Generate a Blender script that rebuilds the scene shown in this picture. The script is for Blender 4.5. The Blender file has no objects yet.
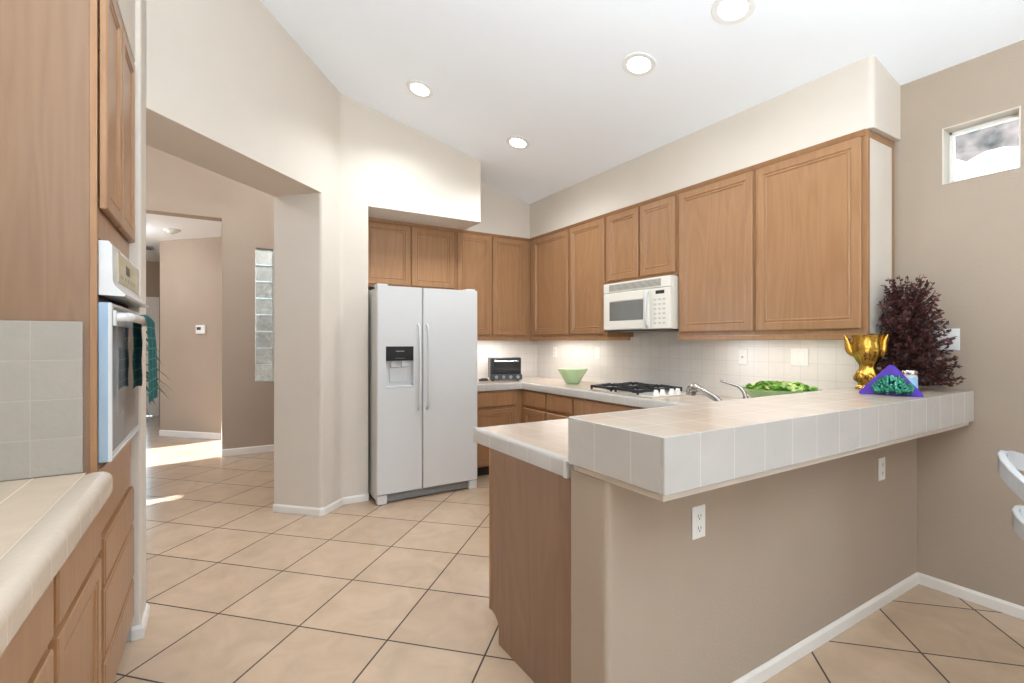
import bpy, bmesh, math, random
from mathutils import Vector, Matrix
random.seed(7)
SC = bpy.context.scene
COL = SC.collection

# ------------------------------------------------------------------ camera, world, sun, big lights
cam_d = bpy.data.cameras.new('camera')
cam_d.sensor_width = 36.0
cam_d.lens = 484.0 / 1024.0 * 36.0
cam_d.clip_start = 0.02
cam = bpy.data.objects.new('camera', cam_d)
COL.objects.link(cam)
cam.location = (0, 0, 1.33)
cam.rotation_euler = (math.radians(90), 0, math.radians(-31.5))
SC.camera = cam

SC.view_settings.view_transform = 'Standard'
SC.view_settings.look = 'None'
SC.view_settings.gamma = 1.0
SC.view_settings.use_curve_mapping = False
SC.view_settings.exposure = 0.38
SC.cycles.use_denoising = True
SC.cycles.max_bounces = 10
SC.cycles.diffuse_bounces = 6
SC.cycles.glossy_bounces = 4
SC.cycles.caustics_reflective = False
SC.cycles.caustics_refractive = False
SC.cycles.sample_clamp_indirect = 6.0

world = bpy.data.worlds.new('sky')
SC.world = world
world.use_nodes = True
wb = world.node_tree.nodes['Background']
wb.inputs[0].default_value = (0.62, 0.81, 1.0, 1)
wb.inputs[1].default_value = 5.0


def add_light(name, kind, loc, energy, color=(1, 1, 1), rot=(0, 0, 0), size=None, size_y=None, parent=None, spot=None):
    d = bpy.data.lights.new(name, kind)
    d.energy = energy
    d.color = color
    if kind == 'AREA':
        d.shape = 'RECTANGLE' if size_y else 'DISK'
        d.size = size
        if size_y:
            d.size_y = size_y
    elif kind in ('SPOT', 'POINT'):
        d.shadow_soft_size = size or 0.05
        if spot:
            d.spot_size = math.radians(spot)
            d.spot_blend = 0.8
    o = bpy.data.objects.new(name, d)
    COL.objects.link(o)
    o.location = loc
    o.rotation_euler = rot
    if parent:
        o.parent = parent
        o.location = Vector(loc) - parent.location
    return o


sun = add_light('sun', 'SUN', (-8, 2, 8), 18.0, (0.93, 0.96, 1.0))
sun.data.angle = 0.012
sun.rotation_euler = Vector((0.98, 0.20, -0.62)).to_track_quat('-Z', 'Y').to_euler()


def portal(name, loc, rot, sx, sy):
    """marks an opening through which the sky lights the rooms"""
    o = add_light(name, 'AREA', loc, 1.0, (1, 1, 1), rot, sx, sy)
    o.data.cycles.is_portal = True
    return o


# added upward fill lamp that lifts the ceiling, standing in for a bounced flash
add_light('ceiling_fill', 'AREA', (0.35, -0.85, 1.65), 175, (0.76, 0.89, 1.0), Vector((0.08, 0.15, 1.0)).to_track_quat('-Z', 'Y').to_euler(), 0.5)
portal('patio_portal', (0.10, -3.24, 1.6), (math.radians(90), 0, 0), 1.4, 3.1)
portal('side_portal', (-0.96, -1.93, 1.2), (math.radians(90), 0, math.radians(-90)), 2.15, 2.35)
portal('hall_portal', (-3.04, 5.0, 1.2), (math.radians(90), 0, math.radians(-90)), 3.5, 2.35)

# ------------------------------------------------------------------ materials
MATS = {}


def nodes_of(m):
    m.use_nodes = True
    nt = m.node_tree
    return nt, nt.nodes, nt.links, nt.nodes['Principled BSDF']


def mat(name, col, rough=0.5, metal=0.0, spec=0.5, coat=0.0, noise=0.0, nscale=8.0, bump=0.0, bscale=60.0, emit=None, estr=0.0):
    if name in MATS:
        return MATS[name]
    m = bpy.data.materials.new(name)
    nt, N, L, B = nodes_of(m)
    B.inputs['Base Color'].default_value = (*col, 1)
    B.inputs['Roughness'].default_value = rough
    B.inputs['Metallic'].default_value = metal
    B.inputs['Specular IOR Level'].default_value = spec
    B.inputs['Coat Weight'].default_value = coat
    if emit:
        B.inputs['Emission Color'].default_value = (*emit, 1)
        B.inputs['Emission Strength'].default_value = estr
    tc = N.new('ShaderNodeTexCoord')
    if noise:
        n = N.new('ShaderNodeTexNoise')
        n.inputs['Scale'].default_value = nscale
        n.inputs['Detail'].default_value = 5
        L.new(tc.outputs['Object'], n.inputs['Vector'])
        r = N.new('ShaderNodeMapRange')
        r.inputs['From Min'].default_value = 0.3
        r.inputs['From Max'].default_value = 0.7
        r.inputs['To Min'].default_value = 1 - noise
        r.inputs['To Max'].default_value = 1 + noise
        L.new(n.outputs['Fac'], r.inputs['Value'])
        mx = N.new('ShaderNodeVectorMath')
        mx.operation = 'SCALE'
        mx.inputs[0].default_value = col
        L.new(r.outputs['Result'], mx.inputs['Scale'])
        L.new(mx.outputs['Vector'], B.inputs['Base Color'])
    if bump:
        n2 = N.new('ShaderNodeTexNoise')
        n2.inputs['Scale'].default_value = bscale
        n2.inputs['Detail'].default_value = 3
        L.new(tc.outputs['Object'], n2.inputs['Vector'])
        b = N.new('ShaderNodeBump')
        b.inputs['Strength'].default_value = bump
        b.inputs['Distance'].default_value = 0.01
        L.new(n2.outputs['Fac'], b.inputs['Height'])
        L.new(b.outputs['Normal'], B.inputs['Normal'])
    MATS[name] = m
    return m


def wood(name, a, b, rough=0.28, sx=26.0, sy=1.3, spec=0.4):
    m = bpy.data.materials.new(name)
    nt, N, L, B = nodes_of(m)
    uv = N.new('ShaderNodeUVMap')
    oi = N.new('ShaderNodeObjectInfo')
    off = N.new('ShaderNodeVectorMath')
    off.operation = 'ADD'
    rs = N.new('ShaderNodeMath')
    rs.operation = 'MULTIPLY'
    rs.inputs[1].default_value = 17.0
    L.new(oi.outputs['Random'], rs.inputs[0])
    L.new(uv.outputs['UV'], off.inputs[0])
    L.new(rs.outputs[0], off.inputs[1])
    mp = N.new('ShaderNodeMapping')
    mp.inputs['Scale'].default_value = (sx, sy, 1)
    L.new(off.outputs['Vector'], mp.inputs['Vector'])
    n = N.new('ShaderNodeTexNoise')
    n.inputs['Scale'].default_value = 1.0
    n.inputs['Detail'].default_value = 6
    n.inputs['Distortion'].default_value = 0.6
    L.new(mp.outputs['Vector'], n.inputs['Vector'])
    mp2 = N.new('ShaderNodeMapping')
    mp2.inputs['Scale'].default_value = (5.0, 0.55, 1)
    L.new(off.outputs['Vector'], mp2.inputs['Vector'])
    n2 = N.new('ShaderNodeTexNoise')
    n2.inputs['Scale'].default_value = 1.0
    n2.inputs['Detail'].default_value = 2
    n2.inputs['Distortion'].default_value = 1.2
    L.new(mp2.outputs['Vector'], n2.inputs['Vector'])
    sc2 = N.new('ShaderNodeMath')
    sc2.operation = 'MULTIPLY'
    sc2.inputs[1].default_value = 14.0
    L.new(n2.outputs['Fac'], sc2.inputs[0])
    fr = N.new('ShaderNodeMath')
    fr.operation = 'PINGPONG'
    fr.inputs[1].default_value = 1.0
    L.new(sc2.outputs[0], fr.inputs[0])
    av = N.new('ShaderNodeMath')
    av.operation = 'MULTIPLY_ADD'
    av.inputs[1].default_value = 0.28
    L.new(fr.outputs[0], av.inputs[0])
    sc3 = N.new('ShaderNodeMath')
    sc3.operation = 'MULTIPLY'
    sc3.inputs[1].default_value = 0.8
    L.new(n.outputs['Fac'], sc3.inputs[0])
    L.new(sc3.outputs[0], av.inputs[2])
    cr = N.new('ShaderNodeValToRGB')
    cr.color_ramp.elements[0].position = 0.25
    cr.color_ramp.elements[0].color = (*a, 1)
    cr.color_ramp.elements[1].position = 0.8
    cr.color_ramp.elements[1].color = (*b, 1)
    L.new(av.outputs[0], cr.inputs['Fac'])
    L.new(cr.outputs['Color'], B.inputs['Base Color'])
    B.inputs['Roughness'].default_value = rough
    B.inputs['Specular IOR Level'].default_value = spec
    MATS[name] = m
    return m


def tile(name, c1, c2, grout, w, h=None, mortar=0.0015, rough=0.25, rot=0.0, loc=(0, 0), mottle=0.06, mscale=9.0, bump=0.25, wavy=0.0, spec=0.5):
    m = bpy.data.materials.new(name)
    nt, N, L, B = nodes_of(m)
    uv = N.new('ShaderNodeUVMap')
    mp = N.new('ShaderNodeMapping')
    mp.inputs['Rotation'].default_value = (0, 0, rot)
    mp.inputs['Location'].default_value = (loc[0] + 60 * w, loc[1] + 60 * (h or w), 0)
    L.new(uv.outputs['UV'], mp.inputs['Vector'])
    br = N.new('ShaderNodeTexBrick')
    br.offset = 0.0
    br.squash = 1.0
    br.inputs['Scale'].default_value = 1.0
    br.inputs['Color1'].default_value = (*c1, 1)
    br.inputs['Color2'].default_value = (*c2, 1)
    br.inputs['Mortar'].default_value = (*grout, 1)
    br.inputs['Mortar Size'].default_value = mortar
    br.inputs['Mortar Smooth'].default_value = 0.1
    br.inputs['Brick Width'].default_value = w
    br.inputs['Row Height'].default_value = h or w
    L.new(mp.outputs['Vector'], br.inputs['Vector'])
    n = N.new('ShaderNodeTexNoise')
    n.inputs['Scale'].default_value = mscale
    n.inputs['Detail'].default_value = 7
    n.inputs['Roughness'].default_value = 0.62
    n.inputs['Distortion'].default_value = 0.8
    L.new(uv.outputs['UV'], n.inputs['Vector'])
    r = N.new('ShaderNodeMapRange')
    r.inputs['From Min'].default_value = 0.3
    r.inputs['From Max'].default_value = 0.7
    r.inputs['To Min'].default_value = 1 - mottle
    r.inputs['To Max'].default_value = 1 + mottle
    L.new(n.outputs['Fac'], r.inputs['Value'])
    vm = N.new('ShaderNodeVectorMath')
    vm.operation = 'SCALE'
    L.new(br.outputs['Color'], vm.inputs[0])
    L.new(r.outputs['Result'], vm.inputs['Scale'])
    L.new(vm.outputs['Vector'], B.inputs['Base Color'])
    inv = N.new('ShaderNodeMath')
    inv.operation = 'SUBTRACT'
    inv.inputs[0].default_value = 1.0
    L.new(br.outputs['Fac'], inv.inputs[1])
    hgt = inv.outputs[0]
    if wavy:
        n3 = N.new('ShaderNodeTexNoise')
        n3.inputs['Scale'].default_value = 55.0
        n3.inputs['Detail'].default_value = 2
        L.new(uv.outputs['UV'], n3.inputs['Vector'])
        ad = N.new('ShaderNodeMath')
        ad.operation = 'MULTIPLY_ADD'
        ad.inputs[1].default_value = wavy
        L.new(n3.outputs['Fac'], ad.inputs[0])
        L.new(inv.outputs[0], ad.inputs[2])
        hgt = ad.outputs[0]
    b = N.new('ShaderNodeBump')
    b.inputs['Strength'].default_value = bump
    b.inputs['Distance'].default_value = 0.003
    L.new(hgt, b.inputs['Height'])
    L.new(b.outputs['Normal'], B.inputs['Normal'])
    rr = N.new('ShaderNodeMapRange')
    rr.inputs['To Min'].default_value = rough
    rr.inputs['To Max'].default_value = 0.8
    L.new(br.outputs['Fac'], rr.inputs['Value'])
    L.new(rr.outputs['Result'], B.inputs['Roughness'])
    B.inputs['Specular IOR Level'].default_value = spec
    MATS[name] = m
    return m


CREAM = mat('cream_paint', (0.63, 0.562, 0.484), 0.75, spec=0.25, noise=0.015, nscale=3, bump=0.12, bscale=90)
TAUPE = mat('taupe_paint', (0.38, 0.302, 0.235), 0.7, spec=0.3, noise=0.02, nscale=3, bump=0.15, bscale=90)
CEIL = mat('ceiling_paint', (0.865, 0.895, 0.93), 0.85, spec=0.2, noise=0.01, nscale=2, bump=0.08, bscale=70)
TRIM = mat('trim_paint', (0.78, 0.74, 0.68), 0.45, noise=0.01)
MAPLE = wood('maple', (0.285, 0.143, 0.066), (0.352, 0.189, 0.092))
MAPLE_PALE = wood('maple_panel', (0.215, 0.122, 0.070), (0.265, 0.156, 0.092))
LAMINATE = mat('pale_end_panel', (0.66, 0.60, 0.52), 0.35, noise=0.02, nscale=5)
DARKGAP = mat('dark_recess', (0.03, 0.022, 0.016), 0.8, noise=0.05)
FLOOR = tile('floor_tile', (0.475, 0.340, 0.235), (0.515, 0.373, 0.258), (0.05, 0.032, 0.022), 0.452, None, 0.0042, 0.22, math.radians(-45), (-1.966 % 0.452, -1.495 % 0.452), 0.09, 5.0, 0.3)
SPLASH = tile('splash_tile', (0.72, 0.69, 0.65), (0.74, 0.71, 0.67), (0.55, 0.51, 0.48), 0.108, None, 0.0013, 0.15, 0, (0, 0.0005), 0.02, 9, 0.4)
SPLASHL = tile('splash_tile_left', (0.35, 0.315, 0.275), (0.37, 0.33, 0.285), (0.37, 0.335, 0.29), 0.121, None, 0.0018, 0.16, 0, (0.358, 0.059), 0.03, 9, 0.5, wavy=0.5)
TOPS = tile('counter_tile', (0.51, 0.41, 0.328), (0.54, 0.435, 0.347), (0.40, 0.31, 0.24), 0.155, None, 0.0018, 0.2, 0, (-0.994 % 0.155, -0.869 % 0.155), 0.05, 6, 0.35)
TOPL = tile('counter_tile_left', (0.60, 0.48, 0.365), (0.62, 0.50, 0.38), (0.57, 0.475, 0.37), 0.122, 1.21, 0.0016, 0.2, 0, (0.350, 0.08), 0.04, 6, 0.35)
EDGET = tile('edge_tile', (0.485, 0.455, 0.42), (0.50, 0.47, 0.435), (0.57, 0.54, 0.50), 0.155, 8.0, 0.0014, 0.22, 0, (-0.994 % 0.155, 0.5), 0.03, 9, 0.35, wavy=0.5)
EDGEL = tile('edge_tile_left', (0.59, 0.495, 0.395), (0.605, 0.51, 0.41), (0.52, 0.435, 0.345), 0.121, 8.0, 0.0012, 0.2, 0, (0.03, 0.5), 0.03, 9, 0.4, wavy=0.5)
WHITE = mat('white_enamel', (0.64, 0.635, 0.625), 0.22, noise=0.005)
BISQUE = mat('bisque_enamel', (0.74, 0.70, 0.62), 0.25, noise=0.005)
PLASTIC = mat('white_plastic', (0.80, 0.79, 0.76), 0.35, noise=0.005)
BLACK = mat('black_plastic', (0.012, 0.012, 0.013), 0.3, noise=0.05)
DKGREY = mat('dark_grey_plastic', (0.06, 0.06, 0.062), 0.35, noise=0.05)
GREY = mat('grey_plastic', (0.30, 0.30, 0.30), 0.4, noise=0.03)
IRON = mat('cast_iron', (0.015, 0.016, 0.02), 0.5, noise=0.1, bump=0.2)
STEEL = mat('brushed_nickel', (0.42, 0.38, 0.35), 0.25, metal=1.0, noise=0.03)
CHROME = mat('bright_metal', (0.75, 0.75, 0.76), 0.15, metal=1.0, noise=0.02)
OVENGLASS = mat('oven_glass', (0.34, 0.35, 0.37), 0.06, spec=0.7, noise=0.02)
MWGLASS = mat('microwave_glass', (0.16, 0.155, 0.14), 0.12, spec=0.6, noise=0.02)
GOLD = mat('gold_leaf', (0.44, 0.255, 0.045), 0.22, metal=1.0, noise=0.4, nscale=18, bump=0.7, bscale=28)
PURPLE = mat('purple_card', (0.10, 0.04, 0.42), 0.45, noise=0.08)
GREENFOIL = mat('green_foil', (0.015, 0.17, 0.10), 0.25, metal=0.3, noise=0.6, nscale=40)
LABELBLUE = mat('pale_blue_label', (0.33, 0.52, 0.76), 0.5, noise=0.05, nscale=30)
TEAL = tile('teal_terry', (0.050, 0.205, 0.205), (0.055, 0.215, 0.215), (0.22, 0.42, 0.41), 0.042, 0.042, 0.0016, 0.9, 0, (0, 0), 0.25, 60, 0.5, wavy=1.2, spec=0.1)
BURG = mat('burgundy_leaf', (0.070, 0.018, 0.016), 0.38, noise=0.7, nscale=30)
TWIG = mat('dark_twig', (0.05, 0.022, 0.016), 0.8, noise=0.2)
LEAF = mat('dark_green_leaf', (0.03, 0.075, 0.022), 0.4, noise=0.3, nscale=10)
SALAD = mat('lettuce', (0.25, 0.46, 0.07), 0.5, noise=0.4, nscale=25)
SALAD2 = mat('pale_lettuce', (0.46, 0.55, 0.16), 0.5, noise=0.3, nscale=25)
TERRA = mat('terracotta_pot', (0.35, 0.15, 0.08), 0.8, noise=0.1)
SOIL = mat('potting_soil', (0.03, 0.02, 0.012), 0.95, noise=0.3)
ROCK = mat('hillside_rock', (0.060, 0.042, 0.037), 0.9, noise=1.0, nscale=3.5, bump=0.6, bscale=8)
STUCCO = mat('outside_stucco', (0.85, 0.83, 0.78), 0.9, noise=0.05, nscale=4)
GROUND = mat('outside_ground', (0.55, 0.48, 0.40), 0.9, noise=0.1, nscale=3)
CHAIRW = mat('white_chair_metal', (0.72, 0.76, 0.80), 0.1, metal=0.45, spec=0.7, noise=0.03)
CUSH = mat('cushion_fabric', (0.55, 0.52, 0.46), 0.9, noise=0.08, bump=0.2, bscale=150)
LAMP = mat('lamp_lens', (0.9, 0.9, 0.88), 0.4, emit=(1.0, 0.96, 0.90), estr=14.0, noise=0.005)
STRIP = mat('under_cabinet_tube', (0.9, 0.9, 0.88), 0.4, emit=(1.0, 0.92, 0.82), estr=1.5, noise=0.005)


def glass(name, col, rough=0.0, ior=1.45):
    m = bpy.data.materials.new(name)
    nt, N, L, B = nodes_of(m)
    B.inputs['Base Color'].default_value = (*col, 1)
    B.inputs['Roughness'].default_value = rough
    B.inputs['Transmission Weight'].default_value = 1.0
    B.inputs['IOR'].default_value = ior
    n = N.new('ShaderNodeTexNoise')
    n.inputs['Scale'].default_value = 6.0
    tc = N.new('ShaderNodeTexCoord')
    L.new(tc.outputs['Object'], n.inputs['Vector'])
    b = N.new('ShaderNodeBump')
    b.inputs['Strength'].default_value = 0.02
    b.inputs['Distance'].default_value = 0.005
    L.new(n.outputs['Fac'], b.inputs['Height'])
    L.new(b.outputs['Normal'], B.inputs['Normal'])
    MATS[name] = m
    return m


def pane_glass(name, tint):
    m = bpy.data.materials.new(name)
    nt, N, L, B = nodes_of(m)
    tr = N.new('ShaderNodeBsdfTransparent')
    tr.inputs[0].default_value = (*tint, 1)
    gl = N.new('ShaderNodeBsdfGlossy')
    gl.inputs['Roughness'].default_value = 0.02
    fr = N.new('ShaderNodeFresnel')
    fr.inputs['IOR'].default_value = 1.45
    mx = N.new('ShaderNodeMixShader')
    L.new(fr.outputs[0], mx.inputs[0])
    L.new(tr.outputs[0], mx.inputs[1])
    L.new(gl.outputs[0], mx.inputs[2])
    L.new(mx.outputs[0], N['Material Output'].inputs['Surface'])
    MATS[name] = m
    return m


PANE = pane_glass('window_glass', (0.93, 0.97, 0.96))
GREENGLASS = mat('green_bowl_glass', (0.72, 0.90, 0.60), 0.12, spec=0.6, noise=0.03)
GREENGLASS.node_tree.nodes['Principled BSDF'].inputs['Transmission Weight'].default_value = 0.45
JARGLASS = glass('jar_glass', (0.92, 0.93, 0.92), 0.02)
BLOCKGLASS = mat('glass_block', (0.80, 0.86, 0.82), 0.12, spec=0.6, noise=0.25, nscale=22, bump=0.8, bscale=22)
BLOCKGLASS.node_tree.nodes['Principled BSDF'].inputs['Transmission Weight'].default_value = 0.85

# ------------------------------------------------------------------ mesh builder


class MB:
    def __init__(self):
        self.bm = bmesh.new()

    def box(self, x0, x1, y0, y1, z0, z1, bev=0.0, seg=2):
        x0, x1 = min(x0, x1), max(x0, x1)
        y0, y1 = min(y0, y1), max(y0, y1)
        z0, z1 = min(z0, z1), max(z0, z1)
        return self.hexa([(x0, y0), (x1, y0), (x1, y1), (x0, y1)], z0, z1, bev, seg)

    def hexa(self, poly, z0, z1, bev=0.0, seg=2, vert_only=False, z1s=None):
        """prism of a counter-clockwise plan polygon; z1s gives a top height per corner"""
        n = len(poly)
        vb = [self.bm.verts.new((p[0], p[1], z0)) for p in poly]
        vt = [self.bm.verts.new((p[0], p[1], z1s[i] if z1s else z1)) for i, p in enumerate(poly)]
        fs = [self.bm.faces.new(vb[::-1]), self.bm.faces.new(vt)]
        for i in range(n):
            j = (i + 1) % n
            fs.append(self.bm.faces.new((vb[i], vb[j], vt[j], vt[i])))
        if bev > 0:
            es = set()
            for f in fs:
                for e in f.edges:
                    if vert_only:
                        d = e.verts[0].co - e.verts[1].co
                        if abs(d.x) + abs(d.y) > 1e-5:
                            continue
                    es.add(e)
            bmesh.ops.bevel(self.bm, geom=list(es), offset=bev, segments=seg, affect='EDGES', profile=0.5, clamp_overlap=True)
        return self

    def extrude_profile(self, prof, axis, a, b, shift=None):
        """closed profile of (p,q) points swept along an axis. axis 'y': p->x q->z ; axis 'x': p->y q->z"""
        def pt(p, q, s):
            return (p, s, q) if axis == 'y' else (s, p, q)
        A = [self.bm.verts.new(pt(p, q, a)) for p, q in prof]
        Bv = [self.bm.verts.new(pt(p, q, b)) for p, q in prof]
        n = len(prof)
        self.bm.faces.new(A)
        self.bm.faces.new(Bv[::-1])
        for i in range(n):
            j = (i + 1) % n
            self.bm.faces.new((A[j], A[i], Bv[i], Bv[j]))
        return self

    def panel(self, o, U, N, w, h, t, rings):
        """framed door: outer slab w x h x t with concentric rings (inset, depth) on the front. o: lower corner on the back plane"""
        o, U, N = Vector(o), Vector(U).normalized(), Vector(N).normalized()
        V = Vector((0, 0, 1))
        prev = None
        loops = [(0, 0)] + rings
        for ins, dep in loops:
            c = [(ins, ins), (w - ins, ins), (w - ins, h - ins), (ins, h - ins)]
            L = [self.bm.verts.new(o + U * a + V * b + N * dep) for a, b in c]
            if prev:
                for i in range(4):
                    j = (i + 1) % 4
                    self.bm.faces.new((prev[i], prev[j], L[j], L[i]))
            else:
                self.bm.faces.new(L[::-1])
            prev = L
        self.bm.faces.new(prev)
        return self

    def tube(self, pts, r, n=8, cap=True):
        pts = [Vector(p) for p in pts]
        rs = r if isinstance(r, (list, tuple)) else [r] * len(pts)
        rings = []
        up = None
        for i, p in enumerate(pts):
            if i == 0:
                t = pts[1] - p
            elif i == len(pts) - 1:
                t = p - pts[i - 1]
            else:
                t = (pts[i + 1] - p).normalized() + (p - pts[i - 1]).normalized()
            t.normalize()
            if up is None:
                up = Vector((0, 0, 1)) if abs(t.z) < 0.9 else Vector((1, 0, 0))
            a = t.cross(up)
            if a.length < 1e-4:
                a = t.cross(Vector((1, 0, 0)))
            a.normalize()
            b = a.cross(t).normalized()
            up = b
            rings.append([self.bm.verts.new(p + (a * math.cos(2 * math.pi * k / n) + b * math.sin(2 * math.pi * k / n)) * rs[i]) for k in range(n)])
        for A, B2 in zip(rings, rings[1:]):
            for k in range(n):
                self.bm.faces.new((A[k], A[(k + 1) % n], B2[(k + 1) % n], B2[k])[::-1])
        if cap:
            self.bm.faces.new(rings[0])
            self.bm.faces.new(rings[-1][::-1])
        return self

    def lathe(self, c, prof, n=32, flute=0.0, nfl=8):
        """prof: (r,z) list from bottom to top (may come back down inside)"""
        rings = []
        for r, z in prof:
            if r < 1e-5:
                rings.append([self.bm.verts.new((c[0], c[1], c[2] + z))])
            else:
                rings.append([self.bm.verts.new((c[0] + r * (1 + flute * math.cos(nfl * 2 * math.pi * k / n)) * math.cos(2 * math.pi * k / n),
                                                 c[1] + r * (1 + flute * math.cos(nfl * 2 * math.pi * k / n)) * math.sin(2 * math.pi * k / n), c[2] + z)) for k in range(n)])
        for A, B2 in zip(rings, rings[1:]):
            for k in range(n):
                j = (k + 1) % n
                if len(A) == 1 and len(B2) == 1:
                    continue
                if len(A) == 1:
                    self.bm.faces.new((A[0], B2[j], B2[k])[::-1])
                elif len(B2) == 1:
                    self.bm.faces.new((A[k], A[j], B2[0]))
                else:
                    self.bm.faces.new((A[k], A[j], B2[j], B2[k]))
        if len(rings[0]) > 1:
            self.bm.faces.new(rings[0][::-1])
        if len(rings[-1]) > 1:
            self.bm.faces.new(rings[-1])
        return self

    def blob(self, c, r, sx=1, sy=1, sz=1, sub=1, jit=0.0):
        g = bmesh.ops.create_icosphere(self.bm, subdivisions=sub, radius=1.0)
        for v in g['verts']:
            k = r * (1 + random.uniform(-jit, jit))
            v.co = Vector((c[0] + v.co.x * k * sx, c[1] + v.co.y * k * sy, c[2] + v.co.z * k * sz))
        return self

    def quad(self, a, b, c, d):
        self.bm.faces.new([self.bm.verts.new(p) for p in (a, b, c, d)])
        return self

    def build(self, name, material, parent=None, smooth=False, origin=None):
        bm = self.bm
        bmesh.ops.recalc_face_normals(bm, faces=bm.faces)
        uvl = bm.loops.layers.uv.new('UVMap')
        for f in bm.faces:
            n = f.normal
            ax, ay, az = abs(n.x), abs(n.y), abs(n.z)
            for l in f.loops:
                p = l.vert.co
                if az >= ax and az >= ay:
                    l[uvl].uv = (p.x, p.y)
                elif ax >= ay:
                    l[uvl].uv = (p.y, p.z)
                else:
                    l[uvl].uv = (p.x, p.z)
            f.smooth = smooth
        if parent is not None:
            org = parent['_w'] if '_w' in parent else parent.location
            org = Vector(org)
        elif origin is not None:
            org = Vector(origin)
        else:
            xs = [v.co.x for v in bm.verts]
            ys = [v.co.y for v in bm.verts]
            zs = [v.co.z for v in bm.verts]
            org = Vector(((min(xs) + max(xs)) / 2, (min(ys) + max(ys)) / 2, min(zs)))
        for v in bm.verts:
            v.co -= org
        me = bpy.data.meshes.new(name)
        bm.to_mesh(me)
        bm.free()
        me.materials.append(material)
        o = bpy.data.objects.new(name, me)
        COL.objects.link(o)
        if parent is not None:
            o.parent = parent
        else:
            o.location = org
        WORLD_ORG[o.name] = org
        if smooth:
            try:
                me.set_sharp_from_angle(angle=math.radians(40))
            except Exception:
                pass
        return o


WORLD_ORG = {}


class _P:
    """lets build() be given any parent object and find its world origin"""


_old_build = MB.build


def _build(self, name, material, parent=None, smooth=False, origin=None):
    if parent is None:
        return _old_build(self, name, material, None, smooth, origin)
    org = WORLD_ORG[parent.name]
    o = _old_build(self, name, material, None, smooth, org)
    o.parent = parent
    o.location = (0, 0, 0)
    WORLD_ORG[o.name] = org
    return o


MB.build = _build


def thing(name, label, cat, loc, group=None):
    o = bpy.data.objects.new(name, None)
    o.empty_display_size = 0.05
    COL.objects.link(o)
    o.location = loc
    WORLD_ORG[o.name] = Vector(loc)
    return tag(o, label, cat, group)


def tag(o, label, cat, group=None):
    o['label'] = label
    o['category'] = cat
    if group:
        o['group'] = group
    return o


def struct(o):
    o['kind'] = 'structure'
    return o


def copy_tree(root, loc, rotz, label, group=None):
    r = root.copy()
    COL.objects.link(r)
    r.location = loc
    r.rotation_euler = (0, 0, rotz)
    r['label'] = label
    if group:
        r['group'] = group

    def kids(a, b):
        for ch in list(a.children):
            c = ch.copy()
            COL.objects.link(c)
            c.parent = b
            kids(ch, c)
    kids(root, r)
    return r


def smooth_pts(pts, n=8):
    """Catmull-Rom through points"""
    P = [Vector(p) for p in pts]
    P = [P[0] * 2 - P[1]] + P + [P[-1] * 2 - P[-2]]
    out = []
    for i in range(1, len(P) - 2):
        for k in range(n):
            t = k / n
            a, b, c, d = P[i - 1], P[i], P[i + 1], P[i + 2]
            out.append(0.5 * (2 * b + (c - a) * t + (2 * a - 5 * b + 4 * c - d) * t * t + (3 * b - a - 3 * c + d) * t ** 3))
    out.append(P[-2])
    return out


def ceil_z(x):
    return 2.775 + 0.235 * (3.3 - x)


def fillet(poly, radii, seg=5):
    out = []
    n = len(poly)
    for i in range(n):
        r = radii[i]
        p = Vector(poly[i])
        if not r:
            out.append(tuple(p))
            continue
        a = (Vector(poly[i - 1]) - p).normalized()
        b = (Vector(poly[(i + 1) % n]) - p).normalized()
        for k in range(seg + 1):
            t = k / seg
            q = p + a * r * (1 - t) ** 2 + b * r * t ** 2
            out.append(tuple(q))
    return out


# ------------------------------------------------------------------ the setting
XR = 3.30          # right wall
YB = 4.80          # wall behind the fridge

b = MB()
b.quad((-3.2, -3.4, 0), (3.45, -3.4, 0), (3.45, 11, 0), (-3.2, 11, 0))
b.quad((-3.2, -3.4, -0.05), (-3.2, 11, -0.05), (3.45, 11, -0.05), (3.45, -3.4, -0.05))
struct(b.build('floor', FLOOR))

# vaulted ceiling of the kitchen and the hall in front of the passage
b = MB()
prof = [(3.45, 2.775 - 0.235 * 0.15), (3.45, 2.96), (-1.6, 4.15), (-3.2, 4.15), (-3.2, ceil_z(-1.6)), (-1.6, ceil_z(-1.6))]
b.extrude_profile(prof, 'y', -3.4, 6.70)
struct(b.build('ceiling', CEIL))
b = MB()
b.box(-3.2, 0.18, 6.70, 11.0, 2.752, 2.85)
struct(b.build('ceiling_passage', CEIL))

# right wall with the high window opening
WY0, WY1, WZ0, WZ1 = 0.705, 1.001, 2.164, 2.462
b = MB()
b.box(XR, XR + 0.15, -3.4, WY0, 0, 3.0)
b.box(XR, XR + 0.15, WY1, YB + 0.2, 0, 3.0)
b.box(XR, XR + 0.15, WY0, WY1, 0, WZ0)
b.box(XR, XR + 0.15, WY0, WY1, WZ1, 3.0)
struct(b.build('wall_right', TAUPE))

# rear wall behind the camera with the patio door opening
b = MB()
b.box(-3.2, -0.6, -3.4, -3.25, 0, 4.2)
b.box(-0.6, 3.30, -3.4, -3.25, 3.2, 4.2)
b.box(0.8, 3.30, -3.4, -3.25, 0, 3.2)
struct(b.build('wall_rear', CREAM))

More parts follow.
